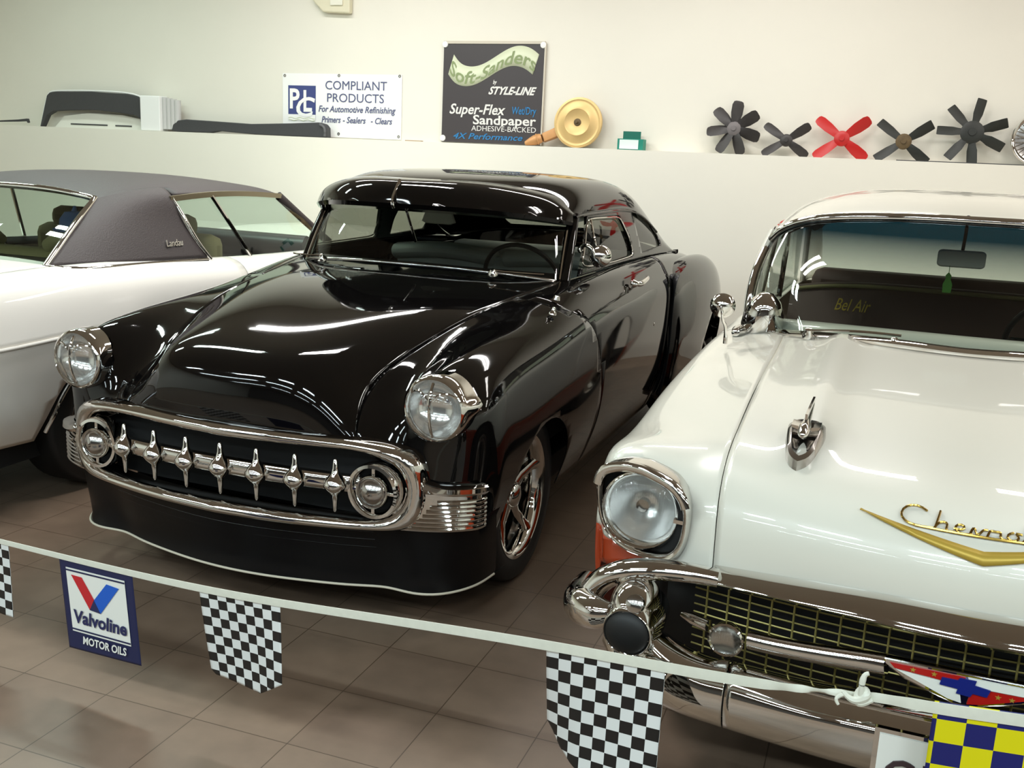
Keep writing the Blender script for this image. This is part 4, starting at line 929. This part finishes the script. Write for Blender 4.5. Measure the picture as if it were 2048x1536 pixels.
# roof: stations from the rear screen forward
Ry = [.30,.55,.95,1.35,1.72]
rz = [[1.345,1.392,1.412,1.400,1.365],[1.340,1.388,1.408,1.396,1.362],[1.325,1.370,1.388,1.378,1.348],[1.305,1.345,1.36,1.35,1.328],[1.285,1.315,1.325,1.322,1.305]]
rx = [[0]*5,[.25]*5,[.45,.46,.47,.47,.46],[.575,.595,.605,.605,.59],[.635,.665,.685,.69,.68]]
rr = [[(x, y+.0, z) for x, y, z in zip(X, Ry, Z)] for X, Z in zip(rx, rz)]
k3x = lambda y: float(np.interp(y, [.3,.55,.75], [.577,.597,.605]))
obj('vinyl_roof', clip(grid(surf([neg(k) for k in rr[:0:-1]]+rr, 6, 6)), lambda p: max(p[1]-.745, k3x(p[1])-abs(p[0]))), M['vinyl'], Lc, thick=.02)
for f in (lambda v: v, flipx):
    # sail panel between rear screen and quarter glass
    sail = surf([[(.575,.30,1.305),(.60,.225,1.265),(.645,.10,1.192),(.69,-.05,1.112),(.735,-.19,1.030)],
                 [(.590,.47,1.334),(.638,.40,1.292),(.69,.30,1.21),(.742,.21,1.115),(.79,.12,1.022)],
                 [(.598,.62,1.349),(.667,.585,1.312),(.712,.55,1.22),(.760,.52,1.115),(.812,.49,1.012)],
                 [(.602,.75,1.353),(.680,.72,1.314),(.720,.73,1.225),(.766,.77,1.115),(.820,.82,1.002)]], 6, 6)+A(.003,0,.003)
    sl = obj('sail_panel', f(grid(sail)), M['vinyl'], Lc, thick=.02)
    obj('sail_trim', f(tube([(.742,-.195,1.030),(.80,-.13,1.020),(.825,.30,1.006),(.833,.80,.992)], .014, 10, smooth=30)), M['chrome'], Lc)
    obj('window_edge_trim', f(tube([(.690,.715,1.310),(.732,.74,1.215),(.782,.785,1.09),(.834,.835,.995)], [.006,.017,.015,.009], 10, smooth=20)), M['chrome'], Lc)
    obj('drip_rail', f(sweep(spl([(.682,.70,1.300),(.692,1.0,1.318),(.698,1.35,1.318),(.690,1.70,1.300)], 24), [(.016,-.014),(.016,.014),(-.010,.014),(-.010,-.014)])), mat('brushed_trim', srgb(150, 138, 112), .3, metal=.7), Lc)
    obj('windshield_post', f(sweep([(.685,1.70,1.298),(.72,1.93,1.15),(.765,2.16,1.0)], circ(.022, 10, .03), (0,1,0))), M['vinyl'], Lc)
    gl = np.array([[(.80,.83,.99),(.81,1.25,.985),(.81,1.7,.98),(.79,2.10,.975)],[(.745,.76,1.15),(.76,1.25,1.15),(.76,1.6,1.15),(.745,1.92,1.14)],[(.682,.71,1.29),(.692,1.2,1.312),(.698,1.45,1.31),(.686,1.70,1.295)]])
    obj('side_glass', f(grid(gl)), M['glassL'], Lc)
    obj('window_divider', f(tube([(.700,1.03,1.312),(.76,1.13,1.14),(.812,1.22,.985)], .011, 8, smooth=14)), M['chrome'], Lc)
    obj('door_panel_trim', f(grid(np.array([[(.80,1.05,.985),(.80,2.1,.975)],[(.77,1.05,.95),(.77,2.1,.93)]]))), M['dark'], Lc, thick=.01)
rgl = surf([[(-.735,-.19,1.03),(-.40,-.27,1.045),(0,-.29,1.05),(.40,-.27,1.045),(.735,-.19,1.03)],[(-.655,.06,1.18),(-.36,.01,1.205),(0,-.005,1.21),(.36,.01,1.205),(.655,.06,1.18)],[(-.575,.30,1.305),(-.33,.29,1.335),(0,.285,1.343),(.33,.29,1.335),(.575,.30,1.305)]], 6, 6)
obj('rear_glass', grid(rgl), M['glassL'], Lc)
obj('rear_glass_trim', tube(np.concatenate([rgl[:, 0], rgl[-1, 1:-1], rgl[::-1, -1]]), .014, 10), M['chrome'], Lc)
obj('windshield', grid(surf([[(-.77,2.16,.99),(-.4,2.08,1.01),(0,2.05,1.02),(.4,2.08,1.01),(.77,2.16,.99)],[(-.67,1.72,1.30),(-.4,1.72,1.345),(0,1.72,1.36),(.4,1.72,1.345),(.67,1.72,1.30)]], 5, 5)), M['glassL'], Lc)
for x in (-.36, .36):
    obj('front_seat', join(box((x,1.18,.84),(.54,.15,.50)), box((x,1.40,.66),(.54,.48,.15))), M['seat_tan'], Lc, bevel=.06)
    obj('headrest', box((x,1.15,1.13),(.28,.10,.13)), M['seat_tan'], Lc, bevel=.05)
obj('rear_seat', box((0,.42,.82),(1.3,.2,.42)), M['seat_tan'], Lc, bevel=.07)
for x in (-.34, .34):
    obj('rear_headrest', sweep([(x-.15,.42,1.04),(x-.10,.42,1.075),(x,.42,1.085),(x+.10,.42,1.075),(x+.15,.42,1.04)], circ(.07, 14, .05)), M['seat_tan'], Lc)
obj('parcel_shelf', box((0,.10,.985),(1.36,.56,.02)), M['satin'], Lc)
obj('dashboard', sweep([(-.72,1.96,.97),(0,1.90,.98),(.72,1.96,.97)], circ(.07, 12, .08)), M['satin'], Lc)
obj('steering_wheel', tube([(-.36+.19*math.cos(t), 1.72+.08*math.sin(t), .98+.17*math.sin(t)) for t in np.linspace(0, 2*PI, 36, endpoint=False)], .012, 8, closed=True), M['satin'], Lc)
bd = text('roof_badge', 'Landau', .05, M['chrome'], Lc, (.792,.60,1.075), (math.radians(65), 0, PI/2), shear=.4, width=.13, ext=.003)
for s in (1, -1):
    wheel(Lc, .80*s, 0.06, .335, .335, .20, s, M['chrome'], style='disc', width=.22)
    wheel(Lc, .80*s, 3.0, .335, .335, .20, s, M['chrome'], style='disc', width=.22)
for s in (1, -1):
    obj('tail_light', lathe([(.075,0),(.075,.02),(.06,.03),(0,.034)], (.52*s,-1.262,.70), (0,-1,.05), 28), M['red'], Lc)
obj('rear_license_plate', box((0,-1.285,.70),(.30,.01,.15)), M['white_e'], Lc, smooth=False)
hat = obj('cloth_cap', join(lathe([(.10,.0),(.105,.012),(.075,.022),(.070,.06),(.045,.095),(0,.10)], (0,0,0), (0,0,1), 24), tube([(0,0,.09),(.004,0,.125)], [.018,.006], 8)), mat('blue_cloth', srgb(44, 64, 96), .9))
hat.location = (-3.785, 4.02, 1.128); tag(hat, 'dark blue cloth cap on the rear seat behind the rear glass', 'cap')
# ================================================================ things on the ledge and wall
LZ = LEDGE_Z
def wallx(px): return px
WY = WALL_Y
# --- engine fans leaning on the wall
def fan(label, x, zc, R, angs, m_b, m_h, bw, hub, tip='round', lean=.10):
    t = thing('engine_fan', label, 'fan', (x, 7.93, LZ), 0, 'engine cooling fans on the ledge')
    rot = thing_part('rotor', t, (0, .02, zc-LZ), (-lean, 0, 0))
    for k, deg in enumerate(angs):
        a = math.radians(deg); L = []
        for r, w, tw in ((hub*.6, bw*.55, .0), (hub*1.2, bw*.72, .3), (R*.55, bw, .5), (R*.85, bw*1.02, .5), (R*.97, bw*(.80 if tip == 'round' else 1.0), .5), (R, bw*(.45 if tip == 'round' else .92), .5)):
            c = A(r*math.cos(a), 0, r*math.sin(a)); tn = A(-math.sin(a)*math.cos(tw), -math.sin(tw), math.cos(a)*math.cos(tw))
            L.append([c-tn*w, c+A(0,-.006,0), c+tn*w, c+A(0,.003,0)])
        obj('blade', grid(np.array(L), cv=True), m_b, rot, angle=50)
    obj('hub', lathe([(0,-.02),(hub,-.018),(hub,.006),(hub*.75,.014),(hub*.35,.016),(hub*.33,.024),(0,.024)], (0,0,0), (0,-1,0), 24), m_h, rot, angle=40)
    return t
FB = mat('fan_black', srgb(50, 46, 45), .45, noise=(30, .25)); FG = mat('fan_hub_grey', srgb(112, 106, 106), .5)
FR = mat('fan_red', srgb(190, 30, 28), .4); RUST = mat('rusty_iron', srgb(96, 78, 50), .7, noise=(40, .5)); BK = mat('fan_dark', srgb(38, 40, 36), .5, noise=(30, .2))
fan('black seven-blade fan with grey hub, leftmost of the fans on the ledge', -1.155, 1.878, .205, [85+51.43*k for k in range(7)], FB, FG, .046, .052)
fan('small black four-blade fan leaning between the grey-hubbed fan and the red fan', -.763, 1.806, .198, [35, 146, 213, 325], FB, FB, .036, .045)
fan('bright red four-blade engine fan on the ledge', -.370, 1.832, .232, [38, 143, 217, 322], FR, FR, .043, .055)
fan('four-blade fan with rusty brown centre, right of the red fan', .055, 1.826, .222, [35, 143, 216, 320], BK, RUST, .038, .055, 'square')
fan('large black seven-blade fan with wide hub, rightmost of the fans on the ledge', .497, 1.905, .232, [80, 133, 178, 232, 276, 334, 18], BK, BK, .037, .078, 'square')
# wire wheel cover at the frame edge
wc = thing('wheel_cover', 'round wire-spoked wheel cover leaning at the right end of the ledge', 'wheel cover', (.925, 7.93, LZ))
wr = thing_part('cover', wc, (0, .02, .178), (-.12, 0, 0))
obj('cover_rim', lathe([(.178,0),(.180,.014),(.172,.024),(.158,.020),(.150,.004),(.165,-.006)], (0,0,0), (0,-1,0), 48, closed=True), M['chrome'], wr, angle=60)
obj('cover_dish', lathe([(.155,.006),(.10,.0),(.05,.004),(.04,.025),(0,.03)], (0,0,0), (0,-1,0), 40), M['chrome_dark'], wr)
for k in range(36):
    a = 2*PI*k/36; b = a+.25*(1 if k % 2 else -1)
    obj('wire_spoke', tube([(.045*math.cos(b), -.024, .045*math.sin(b)), (.156*math.cos(a), -.012, .156*math.sin(a))], .0022, 5), M['chrome'], wr)
# --- gold air cleaner
M['gold_paint'] = mat('gold_paint', srgb(218, 184, 124), .4, metal=.35, noise=(14, .08))
M['copper'] = mat('copper_paint', srgb(206, 152, 98), .5, metal=.2, noise=(20, .12))
ac = thing('air_cleaner', 'round gold engine air cleaner with snorkel leaning on the wall', 'air cleaner', (-2.378, 7.915, LZ))
ar = thing_part('canister', ac, (0, .02, .195), (-.10, 0, 0))
obj('lid', lathe([(.195,-.02),(.198,.0),(.196,.012),(.180,.016),(.172,.012),(.160,.012),(.112,.030),(.104,.034),(.098,.030),(.030,.022),(.026,.022)], (0,0,0), (0,-1,0), 56), M['gold_paint'], ar, angle=30)
obj('body', lathe([(.185,-.02),(.185,-.05),(.10,-.055),(0,-.055)], (0,0,0), (0,-1,0), 48), M['gold_paint'], ar)
obj('wing_nut', lathe([(.030,.022),(.028,.030),(.010,.034),(.010,.05),(0,.05)], (0,0,0), (0,-1,0), 16), RUST, ar)
sn = obj('snorkel', sweep([(-.10,.05,-.03),(-.20,.04,-.085),(-.29,.03,-.125),(-.30,.02,-.130)], [(.04,-.035),(.045,.0),(.04,.035),(-.04,.035),(-.045,0),(-.04,-.035)], scale=[1.1,1.0,.95,.7]), M['copper'], ar, bevel=.004)
obj('snorkel_tip', join(lathe([(.034,.0),(.040,.02),(.040,.06),(.030,.10),(.016,.14),(.0,.145)], (-.295,.0,-.128), (-1,-.25,-.42), 20), lathe([(.044,.03),(.047,.036),(.044,.042)], (-.295,.0,-.128), (-1,-.25,-.42), 20)), M['copper'], ar)
# --- small green carton with a white label
gc = thing('green_carton', 'small green cardboard carton with white label beside the gold air cleaner', 'box', (-1.935, 7.945, LZ))
M['green'] = mat('green_card', srgb(22, 132, 112), .55); M['green_dk'] = mat('dark_green_card', srgb(12, 104, 88), .6)
obj('carton_body', box((0,0,.042),(.205,.10,.084)), M['green'], gc, smooth=False)
obj('open_flap', box((-.01,.035,.112),(.14,.012,.062)), M['green_dk'], gc, smooth=False)
obj('carton_label', box((-.01,-.052,.042),(.15,.004,.070)), mat('label_white', srgb(226, 236, 234), .5), gc, smooth=False)
obj('label_mark', prism([(-.006,-.01),(.002,.008),(.010,-.01)], -.056, -.054), mat('label_ink', srgb(90, 130, 150), .5), gc, smooth=False)
# --- dark sandpaper sign
M['sign_dk'] = mat('sign_charcoal', srgb(66, 60, 62), .4); M['sign_w'] = mat('sign_white_ink', srgb(228, 226, 222), .5)
M['sign_bl'] = mat('sign_blue_ink', srgb(44, 122, 178), .5); M['sign_gr'] = mat('sign_green_ink', srgb(136, 150, 104), .5); M['sign_pale'] = mat('sign_pale_ink', srgb(214, 220, 190), .5)
sb = thing('shop_sign', 'square charcoal shop sign advertising sandpaper in white and blue letters', 'sign', (-3.160, 8.044, 1.700), 0)
W2, H2 = .443, .795
obj('sign_board', box((0,-.006,H2/2),(2*W2,.012,H2)), M['sign_dk'], sb, smooth=False)
obj('sign_edge', join(box((0,-.010,H2+.006),(2*W2,.02,.022)), box((W2+.004,-.010,H2/2),(.012,.02,H2))), mat('sign_edge', srgb(206, 198, 182), .5), sb, smooth=False)
for x, z in ((-W2+.012, H2-.01), (W2-.016, H2-.012), (-W2+.012, .03)):
    obj('sign_clip', lathe([(.026,0),(.024,.008),(0,.012)], (x,-.012,z), (0,-1,0), 16), mat('clip_white', srgb(240, 240, 236), .4), sb)
TY = -.0145
def sgn(s, x, z, w, m, size, shear=0, bold=.006): return text('lettering', s, size, m, sb, (x, TY, z), width=w, shear=shear, bold=bold, ext=.001)
def warp_text(s, path, hgt, m, parent, y, bold=.01, pad=0):
    o = text('arched_lettering', s, 1.0, m, parent, (0, 0, 0), (0, 0, 0), bold=bold, ext=.0)
    me = o.data; xs = [v.co.x for v in me.vertices]; x0, x1 = min(xs), max(xs); P = spl(path, 80)
    T, _, _ = frames(np.c_[P, np.zeros(80)], (0, 0, 1))
    for v in me.vertices:
        t = (v.co.x-x0)/(x1-x0); zz = (v.co.y-.02)/.72*hgt; zo = v.co.z
        k = min(78, int(t*79)); f_ = t*79-k; c = P[k]*(1-f_)+P[k+1]*f_
        v.co = Vector((c[0]+.25*zz, y, c[1]+zz))
    return o
pth = [(-.385,.570),(-.31,.495),(-.18,.480),(-.05,.535),(.06,.600),(.17,.640),(.28,.625),(.360,.575)]
pp = spl(pth, 60); up = np.array([( x+.035, z+.135) for x, z in pp]); lo = np.array([(x-.012, z-.022) for x, z in pp])
obj('ribbon_plate', grid(np.stack([np.c_[lo[:, 0], np.full(60, TY), lo[:, 1]], np.c_[up[:, 0], np.full(60, TY), up[:, 1]]])), M['sign_pale'], sb, thick=.001)
warp_text('Soft-Sanders', pth, .105, M['sign_gr'], sb, TY-.003, bold=.012)
sgn('by', .02, .476, .035, M['sign_w'], .045, .3, .001)
sgn('STYLE-LINE', .165, .395, .42, M['sign_w'], .085, .45, .003)
sgn('Super-Flex', -.135, .232, .50, M['sign_w'], .115, .25, .002)
sgn('Wet/Dry', .285, .240, .21, M['sign_bl'], .085, .1, .001)
sgn('Sandpaper', .115, .152, .555, M['sign_w'], .105, 0, .002)
sgn('ADHESIVE-BACKED', .115, .098, .57, M['sign_w'], .060, 0, .0)
sgn('4X Performance', -.03, .030, .62, M['sign_bl'], .068, .3, .001)
# --- white primer sign
M['sheet'] = mat('sign_sheet', srgb(246, 246, 244), .45); M['navy'] = mat('navy_ink', srgb(62, 72, 128), .5); M['navy_t'] = mat('navy_grey_ink', srgb(88, 92, 128), .5)
sw_ = thing('shop_banner', 'white rectangular products sign with blue square logo and navy lettering', 'sign', (-4.575, 8.046, 1.700), 0)
obj('banner_sheet', box((0,-.003,.268),(1.175,.006,.536)), M['sheet'], sw_, smooth=False)
for x, z in ((-.565,.515),(-.02,.522),(.565,.525),(.565,.025),(-.02,.03),(-.565,.025)):
    obj('grommet', lathe([(.014,0),(.012,.004),(.006,.004),(.006,0)], (x,-.006,z), (0,-1,0), 14), M['chrome_dark'], sw_)
obj('logo_square', box((-.390,-.0075,.285),(.278,.003,.295)), M['navy'], sw_, smooth=False)
obj('logo_waves', join(*[tube([(-.525+.27*t, -.010, .155-.018*i+.005*math.sin(18*t+i)) for t in np.linspace(0,1,30)], .0035, 5) for i in range(2)]), M['sign_pale'], sw_)
obj('logo_band', box((-.390,-.0095,.158),(.278,.002,.055)), M['sheet'], sw_, smooth=False)
def sw_t(s, x, z, w, size, shear=0, bold=0, m=None): return text('lettering', s, size, m or M['navy_t'], sw_, (x, -.0085, z), width=w, shear=shear, bold=bold, ext=.001)
sw_t('P', -.468, .240, .10, .235, 0, .006, M['sheet']).location.y = -.011
sw_t('L', -.335, .215, .085, .255, 0, .006, M['sheet']).location.y = -.011
sw_t('C', -.375, .170, .19, .235, .2, .004, M['sheet']).location.y = -.0125
sw_t('COMPLIANT', .145, .405, .60, .105)
sw_t('PRODUCTS', .140, .300, .555, .105)
sw_t('For Automotive Refinishing', .150, .215, .755, .075, .25, .001)
sw_t('Primers', -.098, .125, .19, .075, .25, .001); sw_t('- Sealers', .130, .125, .225, .075, .25, .001); sw_t('- Clears', .395, .125, .205, .075, .25, .001)
# --- black roof-frame shaped trim, white box, long black trim, wiper blade on the ledge
M['ledge_black'] = mat('ledge_black', srgb(62, 62, 64), .6, noise=(60, .15))
fo = [(-7.838,1.690),(-7.735,1.985),(-7.70,2.012),(-7.62,2.022),(-7.2,2.030),(-6.80,2.018),(-6.68,2.0),(-6.615,1.965),(-6.602,1.690),(-6.622,1.690),(-6.640,1.80),(-6.70,1.825),(-6.9,1.845),(-7.2,1.862),(-7.5,1.852),(-7.66,1.840),(-7.745,1.80),(-7.815,1.690)]
fr_ = obj('window_surround', prism(fo, 7.93, 7.99), M['ledge_black'], None, smooth=False, bevel=.006)
tag(fr_, 'black arched window surround standing on the ledge at the left', 'car part')
fr_['label'] = 'black arched window surround standing on the ledge beside the white carton'
obj('surround_edge', tube([(x, 7.95, z+.008) for x, z in spl([(a, b) for a, b in fo[:9]], 60)], .008, 8), M['sheet'], fr_)
ws_ = obj('windshield_header', prism([(-7.72,1.69),(-7.60,1.80),(-7.3,1.835),(-6.9,1.825),(-6.66,1.79),(-6.63,1.69)], 8.0, 8.03), mat('primer_white', srgb(236, 234, 224), .6), None, smooth=False)
tag(ws_, 'pale panel with two dark slots behind the arched black surround', 'car part')
obj('panel_slot', box((-7.30,7.998,1.727),(.44,.006,.012)), M['ledge_black'], ws_, smooth=False); obj('panel_slot', box((-6.89,7.998,1.726),(.19,.006,.012)), M['ledge_black'], ws_, smooth=False)
wb_ = thing('white_carton', 'white carton with ribbed end standing beside the arched surround', 'box', (-6.40, 7.93, LZ))
obj('carton_body', box((-.075,0,.157),(.22,.12,.314)), M['sheet'], wb_, smooth=False, bevel=.008)
obj('ribbed_end', join(*[tube([(.055+.045*i, .0, .02),(.055+.045*i, .0, .306-.008*i)], .030, 12) for i in range(4)]), mat('carton_grey', srgb(200, 198, 196), .6), wb_)
lt = [(-6.270,1.700),(-6.245,1.755),(-6.19,1.793),(-6.10,1.805),(-5.8,1.797),(-5.4,1.785),(-5.0,1.802),(-4.72,1.818),(-4.66,1.805),(-4.632,1.775),(-4.628,1.692),(-5.0,1.692),(-5.4,1.695),(-5.75,1.712),(-5.85,1.694),(-6.2,1.692)]
bt_ = obj('long_trim_panel', prism(lt, 7.90, 7.97), M['ledge_black'], None, smooth=False, bevel=.008)
tag(bt_, 'long low black trim panel lying along the ledge under the white sign', 'car part')
obj('trim_end_cap', tube([(-4.70,7.895,1.80),(-4.655,7.893,1.775),(-4.648,7.893,1.70)], .012, 8, smooth=16), mat('cap_grey', srgb(92, 92, 94), .5), bt_)
wbl = obj('wiper_blade', sweep([(-8.42,7.93,1.722),(-8.1,7.93,1.738),(-7.985,7.93,1.748),(-7.975,7.93,1.722)], [(.01,-.008),(.01,.008),(-.01,.008),(-.01,-.008)], scale=[.8,1.2,1.5,1.0]), M['ledge_black'], None, smooth=False)
tag(wbl, 'thin dark wiper blade lying at the far left of the ledge', 'car part')
sp_ = obj('metal_strip', box((.55,7.862,1.693),(1.06,.02,.006)), M['ledge_black'], None, smooth=False)
tag(sp_, 'thin dark metal strip lying along the ledge under the right fans', 'strip')
ch_ = obj('wood_shim', box((-3.795,7.90,1.694),(.15,.04,.008)), mat('shim_wood', srgb(176, 150, 120), .7), None, smooth=False)
tag(ch_, 'tiny brown shim on the ledge between the two signs', 'shim')
# --- beige thermostat box high on the wall
tb = thing('wall_box', 'beige electrical box mounted high on the wall above the white sign', 'electrical box', (-4.63, 8.046, 2.74))
bg = mat('beige_plastic', srgb(222, 216, 190), .6)
obj('box_body', prism([(-.12,.02),(-.10,0),(.16,-.012),(.165,.30),(-.20,.30),(-.205,.10)], -.06, 0), bg, tb, smooth=False, bevel=.012)
obj('box_cover', prism([(-.02,.05),(.10,.05),(.10,.28),(-.02,.28)], -.075, -.06), mat('beige_cover', srgb(232, 230, 214), .5), tb, smooth=False, bevel=.006)
# ================================================================ pennant tape strung in front of the cars
tape_pts = [(-6.5,2.62,.60),(-4.2,2.36,.43),(-2.9,2.215,.378),(-2.365,2.15,.394),(-1.606,2.08,.421),(-1.10,2.03,.468),(-.599,1.98,.520),(-.329,1.95,.543),(-.091,1.935,.562),(.059,1.92,.586),(.19,1.90,.602),(.338,1.88,.622),(.70,1.85,.66),(2.2,1.78,.80),(4.0,1.7,1.0)]
TP = spl(tape_pts, 1000)
def tape_at(x):
    return np.array([x, np.interp(x, TP[:, 0], TP[:, 1]), np.interp(x, TP[:, 0], TP[:, 2])])
M['tape'] = mat('white_tape', srgb(222, 222, 208), .45, noise=(60, .08))
rows = []
for i, p in enumerate(TP):
    k = 1.0; x = p[0]
    c = math.exp(-((x-.0)/.10)**2)           # crumpled near the knot
    h = .0118*(1-.55*c)*float(np.interp(x, [-2.5,-1.6,-.6], [.6,.85,1.0])); w = .004*c*math.sin(90*x)
    rows.append([p+A(0,-.0015+w,h), p+A(0,-.002-.002*c,0), p+A(0,-.0015-w,-h), p+A(0,.0005-w,-h), p+A(0,.0005+w,h)])
tape = thing('pennant_tape', 'long white plastic tape strung across in front of the cars', 'tape')
obj('tape_band', grid(np.array(rows), cv=True), M['tape'], tape, angle=50)
k0 = tape_at(.062)
kn = join(tube([k0+A(-.035,-.006,.004), k0+A(-.01,-.014,-.006), k0+A(.008,-.012,.010), k0+A(.0,-.004,.014), k0+A(-.006,-.012,-.008), k0+A(.02,-.010,.0)], [.004,.007,.009,.008,.008,.005], 8, smooth=40),
          tube([k0+A(0,-.010,.006), k0+A(-.002,-.014,.028), k0+A(.002,-.012,.050), k0+A(.008,-.012,.054)], [.008,.006,.006,.004], 8, smooth=20),
          tube([k0+A(-.03,-.006,.0), k0+A(-.045,-.012,-.012), k0+A(-.040,-.014,-.022)], [.005,.004,.003], 8, smooth=12))
obj('tape_knot', kn, M['tape'], tape)
def uvmat(name, build):
    m = bpy.data.materials.new(name); m.use_nodes = True; nt = m.node_tree
    b = nt.nodes['Principled BSDF']; b.inputs['Roughness'].default_value = .4
    uv = nt.nodes.new('ShaderNodeUVMap'); uv.uv_map = 'UVMap'
    build(nt, uv, b); return m
def checks(c1, c2):
    def f(nt, uv, b):
        ck = nt.nodes.new('ShaderNodeTexChecker'); ck.inputs['Scale'].default_value = 1.0
        ck.inputs['Color1'].default_value = c1; ck.inputs['Color2'].default_value = c2
        nt.links.new(uv.outputs[0], ck.inputs[0]); nt.links.new(ck.outputs['Color'], b.inputs['Base Color'])
    return f
CH = uvmat('black_white_checks', checks(srgb(24, 22, 22), srgb(224, 226, 224)))
CY = uvmat('yellow_blue_checks', checks(srgb(222, 212, 10), srgb(22, 28, 100)))
def flag(name, label, x0, x1, H, m, cell, ofs=(0, 0), nu=36, nv=40, top=0.0, sway=.012, slant=0.0, group=None, curl=None, phase=0, yo=.003):
    """cloth hanging from the tape; H(t) is its length along the width"""
    o0 = tape_at(x0); V, UV = [], []
    for i in range(nu+1):
        t = i/nu; q = tape_at(x0+(x1-x0)*t)
        for j in range(nv+1):
            s = j/nv; d = -top+(H(t)+top)*s
            p = q+A(slant*max(d, 0), yo+sway*math.sin(3.4*t+phase+1.3*s)*s-(curl(t, s) if curl else 0), -d)
            V.append(tuple(p-o0)); UV.append((t*(x1-x0)/cell[0]+ofs[0], -d/cell[1]+ofs[1]))
    F = [(i*(nv+1)+j, i*(nv+1)+j+1, (i+1)*(nv+1)+j+1, (i+1)*(nv+1)+j) for i in range(nu) for j in range(nv)]
    me = bpy.data.meshes.new(name); me.from_pydata(V, [], F); me.materials.append(m)
    ul = me.uv_layers.new(name='UVMap')
    for l in me.loops: ul.data[l.index].uv = UV[l.vertex_index]
    for p in me.polygons: p.use_smooth = True
    o = bpy.data.objects.new(name, me); COL.objects.link(o); o.location = tuple(o0)
    so = o.modifiers.new('solid', 'SOLIDIFY'); so.thickness = .0012; so.offset = 0
    tag(o, label, 'pennant', group); return o
e = .5e-3
G = 'pennants hanging from the white tape'
flag('checkered_pennant', 'black and white checkered pennant hanging below the middle of the black coupe', -1.603, -1.336, lambda t: float(np.interp(t, [0,.05,.66,1], [.236,.250,.264,.212])), CH, (.0297,.0262), (1e-3, 1+1e-3), group=G, curl=lambda t, s: .02*max(0, t-.62)*s*2, slant=.105)
flag('checkered_pennant', 'black and white checkered pennant hanging in front of the chrome bullet bumper', -.599, -.326, lambda t: float(np.interp(t, [0,.06,.14,.25,.36,.5,1], [.205,.225,.258,.285,.303,.312,.312])), CH, (.0303,.0292), (1e-3, 1+1e-3), group=G, curl=lambda t, s: -.03*max(0, .3-t)*s*3)
flag('checkered_pennant', 'black and white checkered pennant cut off at the far left', -2.63, -2.333, lambda t: .232, CH, (.033,.0262), (1e-3, 1+1e-3), group=G, slant=.06)
flag('yellow_pennant', 'yellow and navy checkered pennant over the number plate', .190, .60, lambda t: .30, CY, (.050,.047), (.84, 1.48), top=.013, group=G, sway=.004, yo=.002)
NV = mat('navy_cloth', srgb(26, 32, 72), .5)
vf_ = flag('oil_pennant', 'navy motor oil pennant with a red and blue vee on its white panel', -2.122, -1.842, lambda t: float(np.interp(t, [0,1], [.283,.277])), NV, (1, 1), group=G, sway=0, slant=.075)
# printed panel: local frame along the tape (u across, v down)
o0 = tape_at(-2.122)
def vp(u, v, d=.004):
    q = tape_at(-2.122+u*1.15); v = v*1.12
    return tuple(q+A(.075*v, .003-d, -v)-o0)
def vpoly(name, pts, m, d):
    n = len(pts); V = [vp(u, v, d) for u, v in pts]+[vp(u, v, d-.001) for u, v in pts]
    return obj(name, (V, [tuple(range(n)), tuple(range(n, 2*n))[::-1]]+[(i, (i+1) % n, (i+1) % n+n, i+n) for i in range(n)]), m, vf_, smooth=False)
VR, VB, VD = mat('print_red', srgb(196, 36, 44), .4), mat('print_blue', srgb(24, 92, 196), .4), mat('print_navy', srgb(34, 40, 84), .4)
vpoly('print_panel', [(.022,.026),(.218,.026),(.218,.200),(.022,.200)], M['white_e'], .003)
vpoly('print_line', [(.022,.030),(.218,.030),(.218,.034),(.022,.034)], NV, .0045)
vpoly('print_line', [(.022,.191),(.218,.191),(.218,.195),(.022,.195)], NV, .0045)
vpoly('red_stroke', [(.040,.043),(.075,.044),(.110,.098),(.092,.128)], VR, .005)
vpoly('blue_stroke', [(.198,.050),(.158,.046),(.110,.098),(.128,.131)], VB, .005)
vpoly('overlap_stroke', [(.110,.098),(.128,.131),(.092,.128)], VD, .0055)
def vtext(s, u, v, w, size, m, shear=0, bold=.002):
    o = text('lettering', s, size, m, vf_, (0, 0, 0), (0, 0, 0), shear=shear, bold=bold, ext=0, width=w)
    for q in o.data.vertices:
        q.co = Vector(vp(u+q.co.x, v-q.co.y, .006))
    return o
vtext('Valvoline', .121, .172, .176, .050, VD, .15, .0015)
vtext('MOTOR OILS', .128, .228, .148, .030, M['white_e'], .2, .0008)
